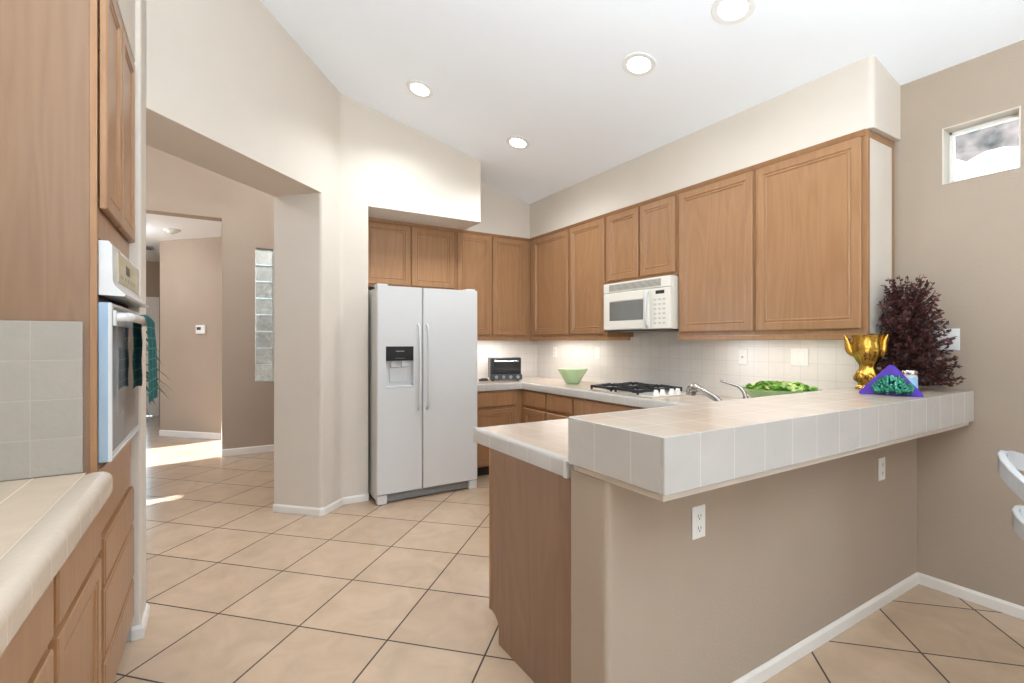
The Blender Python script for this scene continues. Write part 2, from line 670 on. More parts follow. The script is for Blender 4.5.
# left wall behind the counter, soffit over the oven tower, short return
b = MB()
b.box(-1.10, -0.955, -0.85, 2.88, 0, 4.1)
b.box(-1.10, -0.955, -3.25, -0.85, 2.4, 4.1)
b.box(-1.10, -0.955, -3.25, -3.0, 0, 2.4)
struct(b.build('wall_left', CREAM))
b = MB()
b.hexa(fillet([(-0.955, 2.722), (-0.285, 2.722), (-0.285, 2.928), (-0.59, 3.235), (-0.955, 2.93)], [0, 0.012, 0.02, 0, 0]), 0, 4.1)
struct(b.build('wall_left_return', CREAM))
b = MB()
b.box(-0.95, -0.305, 1.97, 2.722, 2.575, 4.1)
struct(b.build('wall_left_soffit', CREAM))

# diagonal wall: header over the opening, pier beside the fridge, deep header over the refrigerator
D0, D1 = (-0.285, 2.93), (0.690, 3.905)
b = MB()
off = 0.305
pier = fillet([D1, (0.875, 4.09), (1.094, 4.085), (1.094, YB), (1.0, YB), (D1[0] - off, D1[1] + off)], [0.03, 0.03, 0.012, 0, 0, 0.02])
b.hexa(pier, 0, 2.465)
b.hexa(fillet([D0, (0.875, 4.09), (2.158, 4.085), (2.158, YB), (1.0, YB), (D0[0] - off, D0[1] + off)], [0, 0.03, 0.012, 0, 0, 0]), 2.465, 4.0)
struct(b.build('wall_diagonal', CREAM))
b = MB()
b.box(2.158, 2.97, 4.47, YB, 2.468, 3.3)
struct(b.build('wall_back_soffit', CREAM))
b = MB()
b.hexa(fillet([(2.97, 1.185), (XR, 1.185), (XR, YB), (2.97, YB)], [0.03, 0, 0, 0]), 2.468, 3.1)
struct(b.build('wall_right_soffit', CREAM))
b = MB()
b.box(1.0, XR, YB, YB + 0.15, 0, 3.6)
struct(b.build('wall_back', CREAM))

# hall walls beyond the opening
b = MB()
b.box(-3.2, 0.065, 6.51, 6.70, 2.752, 4.2)
b.box(0.065, 0.402, 6.51, 6.70, 0, 4.2)
b.box(0.604, 2.2, 6.51, 6.70, 0, 4.2)
b.box(0.402, 0.604, 6.51, 6.70, 0, 0.846)
b.box(0.402, 0.604, 6.51, 6.70, 2.446, 4.2)
struct(b.build('wall_hall', TAUPE))
b = MB()
b.box(2.05, 2.2, 4.95, 6.51, 0, 4.2)
struct(b.build('wall_hall_right', TAUPE))
b = MB()
b.hexa([(-0.668, 8.418), (0.066, 7.684), (0.066, 6.70), (0.17, 6.70), (0.17, 7.73), (-0.40, 8.30), (-0.40, 10.70), (-0.668, 10.70)], 0, 2.752)
struct(b.build('wall_passage', TAUPE))
b = MB()
b.box(-3.2, -1.62, 10.70, 10.85, 0, 2.8)
b.box(-0.93, -0.3, 10.70, 10.85, 0, 2.8)
b.box(-1.62, -0.93, 10.70, 10.85, 2.06, 2.8)
struct(b.build('wall_far', TAUPE))
# hall left wall with a glazed door opening and a small high window
b = MB()
b.box(-3.2, -3.05, 6.98, 10.9, 0, 4.2)
b.box(-3.2, -3.05, 5.86, 6.98, 2.3, 4.2)
b.box(-3.2, -3.05, 4.52, 5.86, 0, 4.2)
b.box(-3.2, -3.05, 4.36, 4.52, 0, 1.56)
b.box(-3.2, -3.05, 4.36, 4.52, 1.86, 4.2)
b.box(-3.2, -3.05, -3.4, 4.36, 0, 4.2)
struct(b.build('wall_hall_left', TAUPE))

# peninsula half wall
b = MB()
b.hexa(fillet([(1.022, 1.109), (XR - 0.001, 1.109), (XR - 0.001, 1.290), (1.022, 1.290)], [0.025, 0, 0, 0.006]), 0, 0.898)
struct(b.build('wall_half', TAUPE))


def baseboard(name, pts, h=0.085, t=0.012):
    """pts run so that the room lies on the left of the direction of travel"""
    b = MB()
    n = len(pts)
    P = [Vector((p[0], p[1])) for p in pts]
    offs = []
    for i in range(n):
        ds = []
        if i > 0:
            ds.append((P[i] - P[i - 1]).normalized())
        if i < n - 1:
            ds.append((P[i + 1] - P[i]).normalized())
        nr = [Vector((-d.y, d.x)) for d in ds]
        m = sum(nr, Vector((0, 0))).normalized()
        offs.append(P[i] + m * (t / max(0.3, m.dot(nr[0]))))
    for i in range(n - 1):
        prof = []
        a0, a1, c0, c1 = P[i], P[i + 1], offs[i], offs[i + 1]
        vs = []
        for (q, w) in ((a0, c0), (a1, c1)):
            inner = q + (w - q) * 0.35
            vs.append([b.bm.verts.new((q.x, q.y, 0.001)), b.bm.verts.new((w.x, w.y, 0.001)), b.bm.verts.new((w.x, w.y, h - 0.012)), b.bm.verts.new((inner.x, inner.y, h)), b.bm.verts.new((q.x, q.y, h))])
        for k in range(5):
            b.bm.faces.new((vs[0][k], vs[0][(k + 1) % 5], vs[1][(k + 1) % 5], vs[1][k]))
        b.bm.faces.new(vs[0][::-1])
        b.bm.faces.new(vs[1])
    return struct(b.build(name, TRIM))


baseboard('baseboard_half_wall', [(XR, 1.109), (1.047, 1.109), (1.022, 1.125), (1.022, 1.288)], 0.06)
baseboard('baseboard_right', [(XR, -3.2), (XR, 1.109)], 0.06)
baseboard('baseboard_diagonal', [(1.092, 4.085), (0.885, 4.085), (0.706, 3.915), (0.68, 3.915), (0.39, 4.205)], 0.06)
baseboard('baseboard_left', [(-0.30, 2.945), (-0.285, 2.925), (-0.285, 2.722), (-0.318, 2.722)], 0.06)
baseboard('baseboard_hall', [(2.0, 6.51), (0.065, 6.51)], 0.085)
baseboard('baseboard_passage', [(0.066, 7.684), (-0.668, 8.418)], 0.085)

# tile splashbacks
b = MB()
b.box(XR - 0.010, XR - 0.0005, 1.345, YB - 0.011, 0.9142, 1.44)
struct(b.build('wall_splashback_right', SPLASH))
b = MB()
b.box(2.03, XR - 0.0005, YB - 0.010, YB - 0.0005, 0.9142, 1.44)
struct(b.build('wall_splashback_back', SPLASH))
b = MB()
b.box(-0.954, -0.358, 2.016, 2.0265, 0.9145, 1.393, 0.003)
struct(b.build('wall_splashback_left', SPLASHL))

# window in the right wall
b = MB()
fo = XR + 0.085
b.box(fo, fo + 0.04, WY0, WY0 + 0.018, WZ0, WZ1)
b.box(fo, fo + 0.04, WY1 - 0.018, WY1, WZ0, WZ1)
b.box(fo, fo + 0.04, WY0, WY1, WZ0, WZ0 + 0.018)
b.box(fo, fo + 0.04, WY0, WY1, WZ1 - 0.018, WZ1)
w1 = struct(b.build('window_1', TRIM))
b = MB()
b.box(fo + 0.015, fo + 0.021, WY0 + 0.016, WY1 - 0.016, WZ0 + 0.016, WZ1 - 0.016)
struct(b.build('window_pane', PANE, w1))
# painted reveal lining of the opening
b = MB()
b.box(XR - 0.003, XR + 0.085, WY0 + 0.0003, WY0 + 0.006, WZ0 + 0.0003, WZ1)
b.box(XR - 0.003, XR + 0.085, WY1 - 0.006, WY1 - 0.0003, WZ0 + 0.0003, WZ1)
b.box(XR - 0.003, XR + 0.085, WY0 + 0.006, WY1 - 0.006, WZ0 + 0.0003, WZ0 + 0.006)
b.box(XR - 0.003, XR + 0.085, WY0 + 0.006, WY1 - 0.006, WZ1 - 0.006, WZ1 - 0.0003)
struct(b.build('window_reveal', CREAM, w1))

# glass block column in the hall wall: eight blocks
b = MB()
b.box(0.402, 0.604, 6.60, 6.66, 0.846, 2.446)
for k in range(9):
    pass
w2 = struct(MB().box(0.4025, 0.4075, 6.512, 6.69, 0.8465, 2.4455).box(0.5985, 0.6035, 6.512, 6.69, 0.8465, 2.4455).build('window_2', TRIM))
b.bm.free()
for k in range(8):
    z0 = 0.849 + k * 0.1995
    b = MB()
    b.box(0.4105, 0.5955, 6.535, 6.64, z0 + 0.004, z0 + 0.192, 0.012, 2)
    struct(b.build('glass_block', BLOCKGLASS, w2))
b = MB()
for k in range(9):
    z0 = 0.849 + k * 0.1995
    b.box(0.4075, 0.5985, 6.545, 6.63, max(0.847, z0 - 0.003), min(2.445, z0 + 0.003))
struct(b.build('grout_joint', TRIM, w2))

# far door with a glazed leaf
b = MB()
b.box(-0.955, -0.86, 10.672, 10.70, 0, 2.12)
b.box(-1.70, -1.60, 10.672, 10.70, 0, 2.12)
b.box(-1.60, -0.955, 10.672, 10.70, 2.04, 2.12)
d1 = struct(b.build('door_1', TRIM))
b = MB()
b.box(-1.61, -1.45, 10.75, 10.79, 0.01, 2.05)
b.box(-1.06, -0.935, 10.75, 10.79, 0.01, 2.05)
b.box(-1.45, -1.06, 10.75, 10.79, 1.9, 2.05)
b.box(-1.45, -1.06, 10.75, 10.79, 0.01, 0.25)
struct(b.build('door_leaf', TRIM, d1))
b = MB()
b.box(-1.45, -1.06, 10.765, 10.771, 0.25, 1.9)
struct(b.build('door_pane', PANE, d1))

# outdoors: ground, stucco yard wall and rocky hillside seen through the high window
b = MB()
b.box(-14, 24, -14, 24, -0.3, -0.06)
struct(b.build('ground', GROUND))
b = MB()
random.seed(41)
edge = [-4 + 0.16 * k for k in range(76)]
pr = [(-4.0, -0.06)] + [(y, 3.50 + random.uniform(-0.07, 0.09)) for y in edge] + [(8.0, -0.06)]
b.extrude_profile(pr, 'x', 7.6, 7.9)
struct(b.build('wall_yard', STUCCO))
b = MB()
gx, gy = 16, 40
V = [[None] * (gy + 1) for _ in range(gx + 1)]
for i in range(gx + 1):
    for j in range(gy + 1):
        t = i / gx
        V[i][j] = b.bm.verts.new((8.3 + 5 * t, -6 + 16 * j / gy, -0.06 + 8.5 * t ** 0.55 + random.uniform(-0.18, 0.18)))
for i in range(gx):
    for j in range(gy):
        b.bm.faces.new((V[i][j], V[i + 1][j], V[i + 1][j + 1], V[i][j + 1]))
struct(b.build('hillside', ROCK))
MB().box(0.2, 3.4, 8.6, 8.8, -0.06, 3.6).build('wall_sky_screen', mat('sky_screen', (0.42, 0.36, 0.32), 0.9, noise=0.7, nscale=4))['kind'] = 'structure'  # added wall that cuts the bright sky behind the glass blocks

# ------------------------------------------------------------------ cabinet helpers
DOOR_RINGS = [(0.0, 0.015), (0.004, 0.019), (0.046, 0.019), (0.050, 0.0135), (0.054, 0.0135), (0.058, 0.0165), (0.064, 0.0165), (0.068, 0.0115)]
DRAWER_RINGS = [(0.0, 0.014), (0.005, 0.019)]


def door_x(parent, xf, y0, y1, z0, z1, sign, rings=DOOR_RINGS, name='door', m=None):
    """door on a plane x = xf whose front faces sign*x"""
    b = MB()
    if sign < 0:
        b.panel((xf, y1, z0), (0, -1, 0), (-1, 0, 0), y1 - y0, z1 - z0, 0.02, rings)
    else:
        b.panel((xf, y0, z0), (0, 1, 0), (1, 0, 0), y1 - y0, z1 - z0, 0.02, rings)
    return b.build(name, m or MAPLE, parent)


def door_y(parent, yf, x0, x1, z0, z1, rings=DOOR_RINGS, name='door', sign=-1):
    b = MB()
    if sign < 0:
        b.panel((x0, yf, z0), (1, 0, 0), (0, -1, 0), x1 - x0, z1 - z0, 0.02, rings)
    else:
        b.panel((x1, yf, z0), (-1, 0, 0), (0, 1, 0), x1 - x0, z1 - z0, 0.02, rings)
    return b.build(name, MAPLE, parent)


G_UP = 'maple wall cabinets under the soffit'
ZT = 2.466
# --- right wall, cabinets facing -x (face plane x=2.97)
XF = 2.97


def upper_right(label, y0, y1, z0, doors, rail=True, rail_to=None, end=False):
    t = thing('wall_cabinet', label, 'cabinet', (3.13, (y0 + y1) / 2, z0), G_UP)
    b = MB()
    b.box(XF, XR - 0.003 - (0.010 if z0 < 1.44 else 0), y0 + (0.006 if end else 0.0005), y1 - 0.0005, z0, ZT - 0.002)
    b.build('carcass', MAPLE, t)
    for (a, c) in doors:
        door_x(t, XF - 0.0005, a, c, z0 + 0.028, ZT - 0.035, -1)
    b = MB()
    b.extrude_profile([(XF - 0.022, ZT - 0.003), (XF - 0.004, ZT - 0.032), (XF + 0.0005, ZT - 0.032), (XF + 0.0005, ZT - 0.003)], 'y', y0, y1)
    b.build('top_moulding', MAPLE, t)
    if rail:
        b = MB()
        b.box(XF - 0.004, XF + 0.016, rail_to or y0, y1, z0 - 0.032, z0 - 0.0005, 0.003)
        b.build('light_rail', MAPLE, t)
    return t


upper_right('tall maple wall cabinet with two narrow doors left of the microwave', 3.223, 4.466, 1.372, [(3.765, 4.378), (3.250, 3.738)], True, 2.96)
upper_right('short maple wall cabinet with two small doors above the microwave', 2.450, 3.222, 1.832, [(2.843, 3.208), (2.472, 2.822)], False)
tr = upper_right('wide maple wall cabinet with two big doors and pale end panel right of microwave', 1.215, 2.449, 1.372, [(1.852, 2.434), (1.236, 1.826)], True, None, True)
b = MB()
b.box(XF + 0.022, XR - 0.035, 1.213, 1.2205, 1.372, ZT - 0.04)
b.build('end_panel', LAMINATE, tr)
b = MB()
b.box(XF, XF + 0.022, 1.210, 1.2205, 1.345, ZT - 0.004)
b.box(XR - 0.035, XR - 0.014, 1.210, 1.2205, 1.372, ZT - 0.004)
b.box(XF + 0.022, XR - 0.035, 1.210, 1.2205, ZT - 0.04, ZT - 0.004)
b.build('end_panel_frame', MAPLE, tr)

# --- back wall uppers, facing -y (face plane y=4.47)
YF = 4.47


def upper_back(label, x0, x1, z0, doors, rail=True, d=0.0):
    t = thing('wall_cabinet', label, 'cabinet', ((x0 + x1) / 2, 4.63, z0), G_UP)
    b = MB()
    b.box(x0 + 0.0005, x1 - 0.0005, YF, YB - 0.003 - (0.010 if z0 < 1.44 else 0), z0, ZT - 0.002)
    b.build('carcass', MAPLE, t)
    for (a, c) in doors:
        door_y(t, YF - 0.0005, a, c, z0 + 0.028, ZT - 0.035)
    b = MB()
    b.extrude_profile([(YF - 0.022, ZT - 0.003), (YF - 0.004, ZT - 0.032), (YF + 0.0005, ZT - 0.032), (YF + 0.0005, ZT - 0.003)], 'x', x0, x1 - (0.024 if x1 > 2.9 else 0))
    b.build('top_moulding', MAPLE, t)
    if rail:
        b = MB()
        b.box(x0, x1, YF - 0.004, YF + 0.016, z0 - 0.032, z0 - 0.0005, 0.003)
        b.build('light_rail', MAPLE, t)
    return t


upper_back('short maple wall cabinet with two doors above the white refrigerator', 1.096, 2.062, 1.835, [(1.15, 1.585), (1.604, 2.045)], False)
upper_back('tall maple wall cabinet with two narrow doors in the corner above the toaster oven', 2.063, 2.9685, 1.372, [(2.085, 2.468), (2.492, 2.90)], True)

# ------------------------------------------------------------------ base cabinets
G_BASE = 'maple base cabinets along the back and right walls'
t = thing('base_cabinet', 'maple base cabinet with one drawer and door between refrigerator and corner', 'cabinet', (2.36, 4.5, 0), G_BASE)
b = MB()
b.box(2.04, 2.688, 4.19, YB - 0.004, 0.10, 0.848)
b.build('carcass', MAPLE, t)
MB().box(2.04, 2.688, 4.25, YB - 0.004, 0.001, 0.0995).build('toe_kick', DARKGAP, t)
door_y(t, 4.1895, 2.06, 2.60, 0.685, 0.825, DRAWER_RINGS, 'drawer')
door_y(t, 4.1895, 2.06, 2.60, 0.12, 0.655)
t = thing('base_cabinet', 'maple base cabinet with two drawers over two doors right of the corner', 'cabinet', (3.0, 3.9, 0), G_BASE)
b = MB()
b.box(2.69, XR - 0.012, 3.345, YB - 0.004, 0.10, 0.848)
b.build('carcass', MAPLE, t)
MB().box(2.75, XR - 0.012, 3.345, YB - 0.004, 0.001, 0.0995).build('toe_kick', DARKGAP, t)
for (a, c) in ((3.765, 4.14), (3.362, 3.738)):
    door_x(t, 2.6895, a, c, 0.685, 0.825, -1, DRAWER_RINGS, 'drawer')
    door_x(t, 2.6895, a, c, 0.12, 0.655, -1)
t = thing('base_cabinet', 'wide maple base cabinet with long blank drawer front under the cooktop', 'cabinet', (3.0, 2.75, 0), G_BASE)
b = MB()
b.box(2.69, XR - 0.012, 2.06, 3.344, 0.10, 0.848)
b.build('carcass', MAPLE, t)
MB().box(2.75, XR - 0.012, 2.06, 3.344, 0.001, 0.0995).build('toe_kick', DARKGAP, t)
door_x(t, 2.6895, 2.42, 3.328, 0.685, 0.825, -1, DRAWER_RINGS, 'drawer')
door_x(t, 2.6895, 2.885, 3.328, 0.12, 0.655, -1)
door_x(t, 2.6895, 2.42, 2.865, 0.12, 0.655, -1)
# peninsula cabinet (faces the kitchen), its wooden end panel shows
t = thing('peninsula_cabinet', 'maple sink cabinet with plain wooden end panel beside the half wall', 'cabinet', (1.85, 1.63, 0))
b = MB()
prof = [(1.2915, 0.001), (1.842, 0.001), (1.842, 0.075), (1.85, 0.095), (1.872, 0.112), (1.905, 0.122), (1.905, 0.846), (1.2915, 0.846)]
b.extrude_profile(prof, 'x', 1.060, 1.078)
b.build('end_panel', MAPLE_PALE, t)
MB().box(1.056, 1.080, 1.9055, 1.924, 0.122, 0.846, 0.003).build('stile', MAPLE, t)
b = MB()
b.box(1.0785, 2.685, 1.341, 1.36, 0.10, 0.846)
b.box(1.0785, 2.685, 1.3605, 1.905, 0.10, 0.118)
b.box(1.0805, 2.685, 1.905, 1.920, 0.10, 0.846)
b.box(2.667, 2.685, 1.361, 1.9, 0.119, 0.846)
b.build('carcass', MAPLE, t)
MB().box(1.0785, 2.685, 1.36, 1.842, 0.001, 0.0995).build('toe_kick', DARKGAP, t)
for k in range(3):
    x0 = 1.10 + k * 0.52
    door_y(t, 1.9205, x0, x0 + 0.5, 0.12, 0.655, sign=1)
    door_y(t, 1.9205, x0, x0 + 0.5, 0.685, 0.825, DRAWER_RINGS, 'drawer', sign=1)

# ------------------------------------------------------------------ worktops
SX0, SX1, SY0, SY1 = 1.62, 2.42, 1.47, 1.88        # sink cut-out
t = thing('tiled_worktop', 'beige tiled worktop wrapping from refrigerator past the cooktop onto the peninsula', 'worktop', (2.6, 3.0, 0.85))
b = MB()
zt0, zt1 = 0.850, 0.914
b.box(2.035, XR - 0.0105, 4.185, YB - 0.0105, zt0, zt1)
b.box(2.685, XR - 0.0105, 2.065, 4.185, zt0, zt1)
b.box(SX1, XR - 0.0105, 1.341, 2.065, zt0, zt1)
b.box(1.085, SX0, 1.341, 2.065, zt0, zt1)
b.box(SX0, SX1, 1.341, SY0, zt0, zt1)
b.box(SX0, SX1, SY1, 2.065, zt0, zt1)
b.build('tile_top', TOPS, t)


def edge_prof(p0, s, h0=0.850, h1=0.914, d=0.025, r=0.016):
    """quarter-round nosed trim from p0 outwards in direction s"""
    pts = [(p0, h0), (p0 + s * d, h0)]
    for k in range(6):
        a = k / 5 * math.pi / 2
        pts.append((p0 + s * (d - r + r * math.cos(a)), h1 - r + r * math.sin(a)))
    pts.append((p0, h1))
    return pts


b = MB()
b.extrude_profile(edge_prof(4.185, -1, 0.848, 0.9145), 'x', 2.035, 2.662)
b.extrude_profile(edge_prof(2.685, -1, 0.848, 0.9145), 'y', 2.088, 4.187)
b.extrude_profile(edge_prof(2.065, 1, 0.848, 0.9145), 'x', 1.062, 2.684)
b.extrude_profile(edge_prof(1.085, -1, 0.848, 0.9145), 'y', 1.341, 2.088)
b.build('edge_trim', EDGET, t, smooth=True)
MB().box(1.045, 1.0585, 1.341, 1.362, 0.85, 0.912, 0.003).build('end_cap_tile', WHITE, t)

# sink basin set into the cut-out
t = thing('kitchen_sink', 'white drop-in sink in the peninsula worktop below the faucet', 'sink', (2.02, 1.675, 0.72))
b = MB()
w = 0.012
b.box(SX0 + 0.003, SX1 - 0.003, SY0 + 0.003, SY0 + w, 0.735, 0.918)
b.box(SX0 + 0.003, SX1 - 0.003, SY1 - w, SY1 - 0.003, 0.735, 0.918)
b.box(SX0 + 0.003, SX0 + w, SY0 + w, SY1 - w, 0.735, 0.918)
b.box(SX1 - w, SX1 - 0.003, SY0 + w, SY1 - w, 0.735, 0.918)
b.box(SX0 + 0.003, SX1 - 0.003, SY0 + 0.003, SY1 - 0.003, 0.722, 0.735)
b.build('basin', WHITE, t)
b = MB()
b.lathe((2.02, 1.675, 0.735), [(0.0, 0.001), (0.04, 0.001), (0.044, 0.004), (0.03, 0.004), (0.0, 0.002)], 24)
b.build('drain', CHROME, t, smooth=True)

# raised bar
t = thing('bar_counter', 'raised beige tiled bar top with thick pale tile edge on the half wall', 'counter', (2.1, 1.1, 0.90))
b = MB()
b.box(1.016, XR - 0.002, 0.885, 1.280, 1.0, 1.077)
b.build('tile_top', TOPS, t)
b = MB()
b.box(1.004, XR - 0.002, 0.873, 0.8845, 0.924, 1.0775, 0.002)
b.build('front_edge_tiles', EDGET, t)
b = MB()
b.box(1.004, 1.0155, 0.885, 1.2805, 0.924, 1.0775, 0.002)
b.build('end_edge_tiles', EDGET, t)
b = MB()
b.box(1.016, XR - 0.002, 1.2805, 1.292, 0.916, 1.0775, 0.002)
b.build('back_edge_tiles', EDGET, t)
b = MB()
b.box(1.016, XR - 0.002, 0.885, 1.2795, 0.9245, 0.9995)
b.box(1.022, XR - 0.002, 0.892, 1.275, 0.899, 0.924, 0.004)
b.build('support_board', CREAM, t)

# left worktop
t = thing('tiled_counter', 'beige tiled counter with rounded nosing running up to the oven tower', 'counter', (-0.6, 0.7, 0.85))
b = MB()
b.box(-0.954, -0.350, -0.8, 2.0155, 0.852, 0.914)
b.build('tile_top', TOPL, t)
b = MB()
h0, h1, xo, r = 0.853, 0.921, -0.278, 0.028
pts = [(-0.3495, h0), (xo, h0)]
for k in range(8):
    a = k / 7 * math.pi / 2
    pts.append((xo - r + r * math.cos(a), h1 - r + r * math.sin(a)))
pts += [(-0.325, h1), (-0.3495, 0.9145)]
b.extrude_profile(pts, 'y', -0.8, 1.972)
b.build('edge_trim', EDGEL, t, smooth=True)

# ------------------------------------------------------------------ left base cabinets
G_LB = 'maple base cabinets under the left counter'
xL = -0.32
t = thing('base_cabinet', 'maple base cabinet with drawer over a single door beside the oven tower', 'cabinet', (-0.6, 1.71, 0), G_LB)
b = MB()
b.box(-0.954, xL, 1.44, 1.968, 0.10, 0.851)
b.build('carcass', MAPLE, t)
MB().box(-0.954, -0.39, 1.44, 1.968, 0.001, 0.0995).build('toe_kick', DARKGAP, t)
door_x(t, xL + 0.0005, 1.465, 1.945, 0.685, 0.835, 1, DRAWER_RINGS, 'drawer')
door_x(t, xL + 0.0005, 1.465, 1.945, 0.12, 0.660, 1)
t = thing('base_cabinet', 'maple base cabinet nearest the viewer under the left counter', 'cabinet', (-0.6, 1.0, 0), G_LB)
b = MB()
b.box(-0.954, xL, 0.60, 1.439, 0.10, 0.851)
b.build('carcass', MAPLE, t)
MB().box(-0.954, -0.39, 0.60, 1.439, 0.001, 0.0995).build('toe_kick', DARKGAP, t)
for (a, c) in ((0.62, 1.01), (1.03, 1.425)):
    door_x(t, xL + 0.0005, a, c, 0.685, 0.835, 1, DRAWER_RINGS, 'drawer')
    door_x(t, xL + 0.0005, a, c, 0.12, 0.660, 1)

# ------------------------------------------------------------------ oven tower cabinet + wall oven
TY0, TY1 = 2.03, 2.712
xT = -0.325
OZ0, OZ1 = 0.930, 1.665
t = thing('oven_cabinet', 'tall maple oven tower with upper doors and deep drawers beside the left counter', 'cabinet', (-0.6, 2.37, 0))
b = MB()
b.box(-0.954, -0.345, TY0 + 0.001, TY0 + 0.02, 0.10, 2.57)
b.build('side_panel', MAPLE_PALE, t)
b = MB()
b.box(-0.954, -0.345, TY1 - 0.02, TY1, 0.10, 2.57)
b.box(-0.954, -0.345, TY0 + 0.0205, TY1 - 0.0205, OZ1 + 0.01, OZ1 + 0.03)
b.box(-0.954, -0.345, TY0 + 0.0205, TY1 - 0.0205, OZ0 - 0.03, OZ0 - 0.01)
b.box(-0.954, -0.93, TY0 + 0.0205, TY1 - 0.0205, 0.10, 2.57)
b.build('carcass', MAPLE, t)
b = MB()
b.box(-0.3445, xT, TY0 - 0.002, TY0 + 0.022, 0.10, 2.572, 0.002)
b.box(-0.3445, xT, TY1 - 0.028, TY1, 0.10, 2.572, 0.002)
b.box(-0.3445, xT, TY0 + 0.022, TY1 - 0.028, OZ1 + 0.005, 1.772)
b.box(-0.3445, xT, TY0 + 0.022, TY1 - 0.028, 0.685, OZ0 - 0.006)
b.box(-0.3445, xT, TY0 + 0.022, TY1 - 0.028, 2.53, 2.572)
b.box(-0.3445, xT, TY0 + 0.022, TY1 - 0.028, 0.10, 0.6845)
b.box(-0.3445, xT, TY0 + 0.35, TY0 + 0.375, 1.772, 2.53)
b.build('face_frame', MAPLE, t)
MB().box(-0.954, -0.40, TY0 + 0.001, TY1, 0.001, 0.0995).build('toe_kick', DARKGAP, t)
door_x(t, xT + 0.004, 2.045, 2.345, 1.765, 2.545, 1)
door_x(t, xT + 0.004, 2.368, 2.695, 1.765, 2.545, 1)
for (z0, z1) in ((0.535, 0.690), (0.295, 0.522), (0.115, 0.282)):
    dr = door_x(t, xT + 0.0005, 2.035, 2.70, z0, z1, 1, [(0.0, 0.013), (0.003, 0.016), (0.010, 0.016), (0.013, 0.019)], 'drawer')
door_x(t, xT + 0.0005, 2.035, 2.70, 0.70, 0.912, 1, [(0.0, 0.004), (0.003, 0.006)], 'filler_panel')

t = thing('wall_oven', 'white built-in wall oven with grey glass door in the maple tower', 'oven', (-0.6, 2.37, OZ0))
b = MB()
b.box(-0.90, -0.3445, TY0 + 0.03, TY1 - 0.035, OZ0, OZ1)
b.build('body', DKGREY, t)
oy0, oy1 = TY0 + 0.012, TY1 - 0.014
b = MB()
zc0, zc1 = 1.482, 1.660
prof = [(-0.3235, zc0), (-0.258, zc0 - 0.002), (-0.254, zc0 + 0.004), (-0.268, zc0 + 0.018), (-0.283, zc0 + 0.034), (-0.288, zc0 + 0.05), (-0.2895, zc1 - 0.012), (-0.298, zc1), (-0.3235, zc1)]
b.extrude_profile(prof, 'y', oy0, oy1)
b.build('control_panel', WHITE, t)
b = MB()
b.hexa([(-0.2895, oy0 + 0.10), (-0.2868, oy0 + 0.10), (-0.2868, oy1 - 0.06), (-0.2895, oy1 - 0.06)], 1.537, 1.640)
cp = b.build('keypad', mat('keypad_tan', (0.50, 0.42, 0.28), 0.4, noise=0.05), t)
MB().box(-0.2867, -0.2860, oy0 + 0.27, oy0 + 0.36, 1.58, 1.614).build('display', BLACK, cp)
for k in range(5):
    MB().box(-0.2867, -0.2861, oy0 + 0.17 + k * 0.075, oy0 + 0.205 + k * 0.075, 1.555, 1.567).build('button', GREY, cp)
# oven door
b = MB()
zd0, zd1 = 0.935, 1.458
b.box(-0.3235, -0.300, oy0 + 0.001, oy1 - 0.004, zd0, zd1)
b.build('door_back', mat('oven_side_steel', (0.30, 0.38, 0.46), 0.3, metal=0.6, noise=0.05), t)
b = MB()
b.panel((-0.2998, oy0, zd0), (0, 1, 0), (1, 0, 0), oy1 - oy0, zd1 - zd0, 0.03, [(0.0, 0.007), (0.003, 0.0103), (0.010, 0.0103), (0.012, 0.0075)])
dd = b.build('door', WHITE, t)
MB().box(-0.2927, -0.2899, oy0 + 0.05, oy1 - 0.05, zd1 - 0.03, zd1 - 0.015).build('door_vent', DKGREY, dd)
b = MB()
b.box(-0.2927, -0.2900, oy0 + 0.013, oy1 - 0.013, zd0 + 0.03, zd1 - 0.075)
b.build('door_glass', OVENGLASS, dd)
MB().box(-0.2899, -0.2896, oy0 + 0.12, oy1 - 0.12, zd0 + 0.14, zd1 - 0.15).build('inner_window', mat('oven_window_dark', (0.22, 0.23, 0.245), 0.05, spec=0.7, noise=0.02), dd)
b = MB()
hz = 1.412
hp = smooth_pts([(-0.286, oy0 + 0.03, hz), (-0.258, oy0 + 0.032, hz), (-0.246, oy0 + 0.06, hz), (-0.243, (oy0 + oy1) / 2, hz), (-0.246, oy1 - 0.06, hz), (-0.258, oy1 - 0.032, hz), (-0.286, oy1 - 0.03, hz)], 6)
b.tube(hp, 0.0155, 12)
b.box(-0.2896, -0.280, oy0 + 0.008, oy0 + 0.052, hz - 0.03, hz + 0.022, 0.004)
b.box(-0.2896, -0.280, oy1 - 0.052, oy1 - 0.008, hz - 0.03, hz + 0.022, 0.004)
b.build('handle', WHITE, dd, smooth=True)

